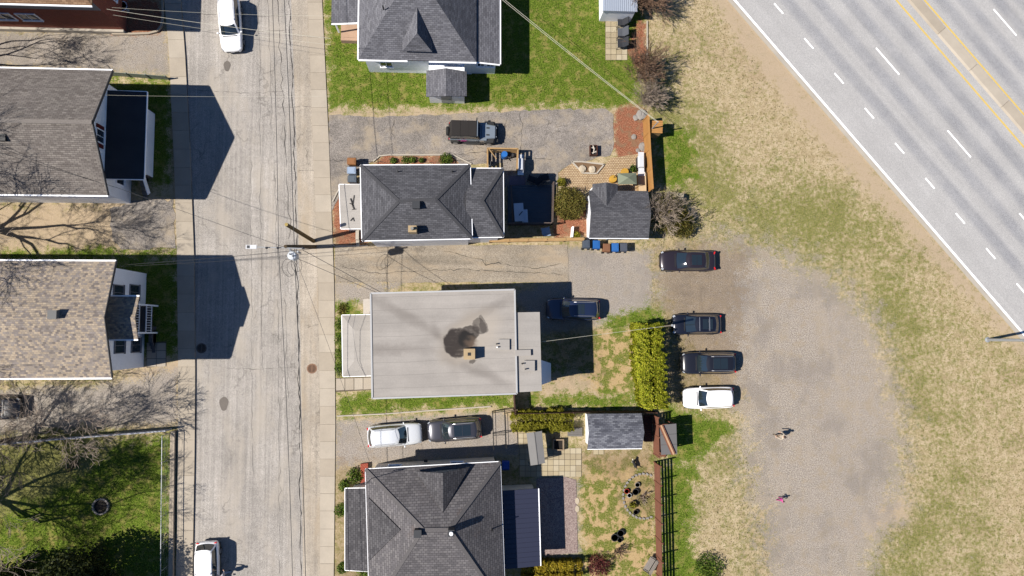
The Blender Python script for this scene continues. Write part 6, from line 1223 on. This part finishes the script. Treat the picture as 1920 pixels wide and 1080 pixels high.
def grill(label, px, py, rz, big=False):
    t = thing('barbecue_grill', label, 'grill', (0, 0, 0)); M_ss = simple('stainless', (.55, .57, .6, 1), .35, .06, .06, 1., 8., .5, .25)
    m = M(); pts = [(.0, .55, .95), (.0, -.55, .95)]; m.hexa([(-.3, -.5, .88), (.3, -.5, .88), (.3, .5, .88), (-.3, .5, .88)], [(-.16, -.48, 1.2), (.2, -.48, 1.2), (.2, .48, 1.2), (-.16, .48, 1.2)]); m.build('lid', M_ss, t)
    bx(t, 'cabinet', (0, 0, .5), (.56, 1.0, .74), M_dkgrey)
    for s_ in (-1, 1): bx(t, 'side_shelf', (0, s_*.7, .88), (.5, .36, .05), M_ss)
    m = M(); m.tube([(-.3, -.35, 1.05), (-.3, .35, 1.05)], .02, 6); m.build('handle', M_dkgrey, t)
    for s_ in (-1, 1):
        for x in (-.22, .22): m = M(); m.tube([(x, s_*.44-.02, .07), (x, s_*.44+.02, .07)], .07, 10); m.build('wheel', M_tyre, t)
    c = G(px, py, .9); t.location = (c.x, c.y, .04); t.rotation_euler = (0, 0, rz); return t
grill('stainless barbecue standing on the asphalt above the dark terrace', 976, 309, R(180)); grill('stainless barbecue at the brick patio beside the orange fence', 1202, 304, R(180))
q = GS([(1196,324),(1211,324),(1212,362),(1198,362)], .9); t = thing('wooden_counter', 'pale wooden counter against the orange fence by the barbecue', 'counter', (q[3].x, q[3].y, 0)); m = M(); m.prism([(p.x, p.y) for p in q], .86, .92); m.build('top', simple('pale_counter', C(236,206,164), .7), t); m = M(); m.prism([(p.x+(q[0].x+q[2].x-2*p.x)*.06, p.y+(q[0].y+q[2].y-2*p.y)*.06) for p in q], .05, .859); m.build('base', M_tanw, t)
c = G(1203,326,1.); bx(t, 'sink', (c.x, c.y, .95), (.6, .35, .08), plain('sink_white', C(244,244,244), .3))
A = GS([(1158,325),(1193,324),(1194,345),(1159,346)], 2.1); c = (A[0]+A[2])/2; c.z = .05; t = thing('small_gazebo', 'small grey-green fabric canopy on the brick patio', 'gazebo', c); ap = (A[0]+A[2])/2+up*.4; M_gz = simple('canopy_green', C(142,150,128), .8, .06, .08)
for a, b in zip(A, A[1:]+A[:1]): m = M(); m.slab([a, b, ap], .02); m.build('canopy_panel', M_gz, t)
for q in A: m = M(); m.tube([(q.x, q.y, .05), q], .025, 6); m.build('leg', M_dkgrey, t)
for px, py, lb in ((1150,335,'yellow drum stool beside the grey-green canopy'), (1172,322,'yellow drum stool above the grey-green canopy')): barrel(lb, px, py, .33, .5, simple('stool_yellow', C(226,176,70), .6), None, 'drum_stool', 'stool')
pot('black pot with green plant by the barbecue', 1185, 318, .28, .3, M_cb, L_green, .05)
c = G(1113,282,.4); c.z = .03; t = thing('fire_box', 'rusty square fire box with white logs on the asphalt', 'fire pit', c); M_rs = simple('rusty_steel', C(96,56,42), .8, .2, .3)
for dx, dy, sx, sy in ((-.3, 0, .04, .9), (.3, 0, .04, .9), (0, -.43, .56, .04), (0, .43, .56, .04)): bx(t, 'side', (c.x+dx, c.y+dy, .28), (sx, sy, .5), M_rs)
bx(t, 'grate', (c.x, c.y, .2), (.56, .82, .04), M_black)
for k in range(5): m = M(); a = random.uniform(0, 3.1); q = c+Vector((random.gauss(0, .07), .1+random.gauss(0, .16), .3+.03*k)); d = Vector((math.cos(a), math.sin(a), 0))*.2; m.tube([q-d, q+d], .05, 6); m.build('log', simple('birch_log', C(232,222,208), .9), t)
# wooden hutch and stacked boards at the field edge
A = GS([(1223,226),(1243,226),(1242,250),(1222,249)], 1.8); c = (A[0]+A[2])/2; c.z = 0; t = thing('wooden_hutch', 'small orange wooden hutch at the end of the orange fence', 'hutch', c)
for k in range(6): f0, f1 = k/6+.008, (k+1)/6-.008; m = M(); m.slab([A[0].lerp(A[3], f0), A[1].lerp(A[2], f0), A[1].lerp(A[2], f1), A[0].lerp(A[3], f1)], .04); m.build('roof_board', M_orw, t)
m = M(); m.prism([(p.x+(c.x-p.x)*.1, p.y+(c.y-p.y)*.1) for p in A], 0, 1.74); m.build('box', M_tanw, t)
for k, (px, w_) in enumerate(((1254,.4),(1264,.35),(1275,.6))): c = G(px, 365+k*1.5, .9); m = M(); m.box((c.x, c.y, .5), (w_, .5, .9), R(-8)); tag(m.build('stacked_crate', M_sl[k], None, (c.x, c.y, 0)), ['tan crate at the left end of the pale stack in the bush by the field', 'narrow crate in the middle of the pale stack in the bush', 'wide pale crate at the right end of the stack in the bush'][k], 'crate', 'pale crates by the bush')
c = G(1073,435,.5); m = M(); m.box((c.x, c.y, .35), (.14, .9, .7), -.1); tag(m.build('garden_marker', M_white, None, (c.x, c.y, 0)), 'white upright board in the small red mulch bed', 'board')
c = G(1072,432); 
# edging of the bed north of charcoal house, front bed edging
for P, lb in (([(700,303),(712,293),(730,291),(850,291),(866,299),(884,308)], 'pale edging of the plant bed under the charcoal roof'), ([(624,458),(628,462),(690,461)], 'pale edging of the red bed by the front steps'), ([(632,780),(720,776),(800,770),(920,762)], 'pale edging between the lawn strip and the gravel driveway'), ([(1213,40),(1213,90),(1211,130)], 'stone edging at the field side of the upper lawn'), ([(624,378),(632,362),(636,355)], 'short stone edging left of the front porch roof')):
    t = M(); W_ = GS(P)
    for a, b in zip(W_[:-1], W_[1:]): t.beam(a+up*.05, b+up*.05, .1, .16)
    tag(t.build('bed_edging', M_conc2, None, W_[0]), lb, 'edging')
# ================================================================== PEOPLE AND DOG
def figure(name, label, cat, verts, edges, mats, pick, loc, rz, hair=None, scale=1.0, z=.0):
    me = bpy.data.meshes.new('tmp'); me.from_pydata([v[:3] for v in verts], edges, []); ob = bpy.data.objects.new('tmp', me); COL.objects.link(ob); sk = ob.modifiers.new('skin', 'SKIN'); sv = me.skin_vertices[0].data
    for i, v in enumerate(verts): sv[i].radius = (v[3], v[3] if len(v) < 5 else v[4]); sv[i].use_root = (i == 0)
    su = ob.modifiers.new('sub', 'SUBSURF'); su.levels = 2; dg = bpy.context.evaluated_depsgraph_get(); em = bpy.data.meshes.new_from_object(ob.evaluated_get(dg)); bpy.data.objects.remove(ob)
    o = bpy.data.objects.new(name if hair is None else 'body', em); COL.objects.link(o); em.materials.clear()
    for m_ in mats: em.materials.append(m_)
    for p in em.polygons: p.use_smooth = True; p.material_index = pick(p.center)
    c = loc; t = thing(name, label, cat, (c.x, c.y, z)); o.parent = t; ORG[o] = ORG[t]; t.rotation_euler = (0, 0, rz); t.scale = (scale,)*3
    if hair is not None: hm, hc, hr = hair; m = M(); m.lathe((hc[0], hc[1], hc[2]-hr*.25), [(hr*.98, 0), (hr*1.1, hr*.5), (hr*.95, hr), (hr*.5, hr*1.35), (.01, hr*1.42)], 12); m.v = [(x+t.location.x, y+t.location.y, q+t.location.z) for x, y, q in m.v]; m.build('hair', hm, t, smooth=True)
    return t
skin = plain('skin', C(222,176,150), .6); hair_b = plain('hair_brown', C(70,50,38), .7)
def person(label, px, py, rz, top, trousers, hairm, scale=1.0, stride=.18, arm=.3):
    V = [(0, 0, .95, .15, .12), (0, 0, 1.2, .14, .11), (0, 0, 1.42, .15, .1), (0, 0, 1.52, .055), (.01, 0, 1.66, .085, .095), (.01, 0, 1.76, .07),
         (0, .1, .9, .095), (stride, .1, .5, .065), (stride-.08, .1, .09, .045), (stride+.12, .1, .05, .04), (0, -.1, .9, .095), (-stride*.5, -.1, .5, .065), (-stride-.1, -.1, .09, .045), (-stride+.1, -.1, .05, .04),
         (0, .2, 1.4, .065), (.02, .28, 1.14, .05), (arm, .25, .98, .038), (arm+.08, .24, .95, .04), (0, -.2, 1.4, .065), (.02, -.28, 1.14, .05), (arm*.5, -.27, .92, .038), (arm*.5+.07, -.27, .87, .04)]
    # fingers: four and a thumb on each hand
    E = [(0, 1), (1, 2), (2, 3), (3, 4), (4, 5), (0, 6), (6, 7), (7, 8), (8, 9), (0, 10), (10, 11), (11, 12), (12, 13), (2, 14), (14, 15), (15, 16), (16, 17), (2, 18), (18, 19), (19, 20), (20, 21)]
    for h, s_ in ((17, 1), (21, -1)):
        hx_, hy_, hz_ = V[h][:3]
        for k, (dy, l) in enumerate(((-.03, .07), (-.01, .085), (.01, .08), (.03, .06))): V.append((hx_+l*.8, hy_+dy, hz_-l*.6, .009)); E.append((h, len(V)-1))
        V.append((hx_+.02, hy_-s_*.06, hz_-.01, .01)); E.append((h, len(V)-1))
    def pick(c):
        if c.z > 1.5: return 0
        if c.z < .1: return 3
        if abs(c.y) > .2 and c.z < 1.02: return 0
        return 1 if c.z > .93 else 2
    return figure('person', label, 'person', V, E, [skin, top, trousers, M_trim], pick, G(px, py), rz, (hairm, (.0, 0, 1.7), .105), scale)
person('person in pale top and tan trousers walking on the gravel lot', 1455, 814, R(160), simple('cloth_cream', C(226,210,188), .9), simple('cloth_tan', C(190,160,130), .9), hair_b)
person('child in bright pink jacket on the gravel lot', 1458, 934, R(20), simple('cloth_pink', C(240,90,180), .9), simple('cloth_pink2', C(206,70,150), .9), hair_b, .68)
person('person in light blue jeans beside the white SUV at the bottom edge', 427, 1070, R(150), simple('cloth_white', C(220,216,220), .9), simple('cloth_jeans', C(130,160,206), .9), hair_b)
V = [(0, 0, .42, .12, .13), (.22, 0, .43, .12, .14), (.34, 0, .52, .085), (.42, 0, .62, .075), (.52, 0, .61, .045), (.58, 0, .6, .03), (-.2, 0, .43, .09, .1), (-.33, 0, .47, .035), (-.46, 0, .58, .03), (-.5, 0, .66, .015),
     (.24, .09, .33, .06), (.22, .1, .17, .032), (.24, .1, .03, .03), (.24, -.09, .33, .06), (.27, -.1, .17, .032), (.28, -.1, .03, .03), (-.2, .08, .34, .075), (-.14, .1, .24, .045), (-.26, .1, .15, .026), (-.22, .1, .03, .028), (-.2, -.08, .34, .075), (-.17, -.1, .24, .045), (-.28, -.1, .15, .026), (-.25, -.1, .03, .028), (.4, .05, .7, .02), (.4, -.05, .7, .02)]
E = [(0, 1), (1, 2), (2, 3), (3, 4), (4, 5), (0, 6), (6, 7), (7, 8), (8, 9), (1, 10), (10, 11), (11, 12), (1, 13), (13, 14), (14, 15), (6, 16), (16, 17), (17, 18), (18, 19), (6, 20), (20, 21), (21, 22), (22, 23), (3, 24), (3, 25)]
fur_b = simple('fur_black', C(50,48,48), .9); fur_w = simple('fur_white', C(240,232,216), .9)
figure('dog', 'black and white dog on the bare soil below the blue-grey shed', 'dog', V, E, [fur_b, fur_w], lambda c: 1 if (c.z < .3 or c.x > .45 or (c.x > .2 and c.z < .42) or c.x < -.44) else 0, G(1188, 869), R(115))
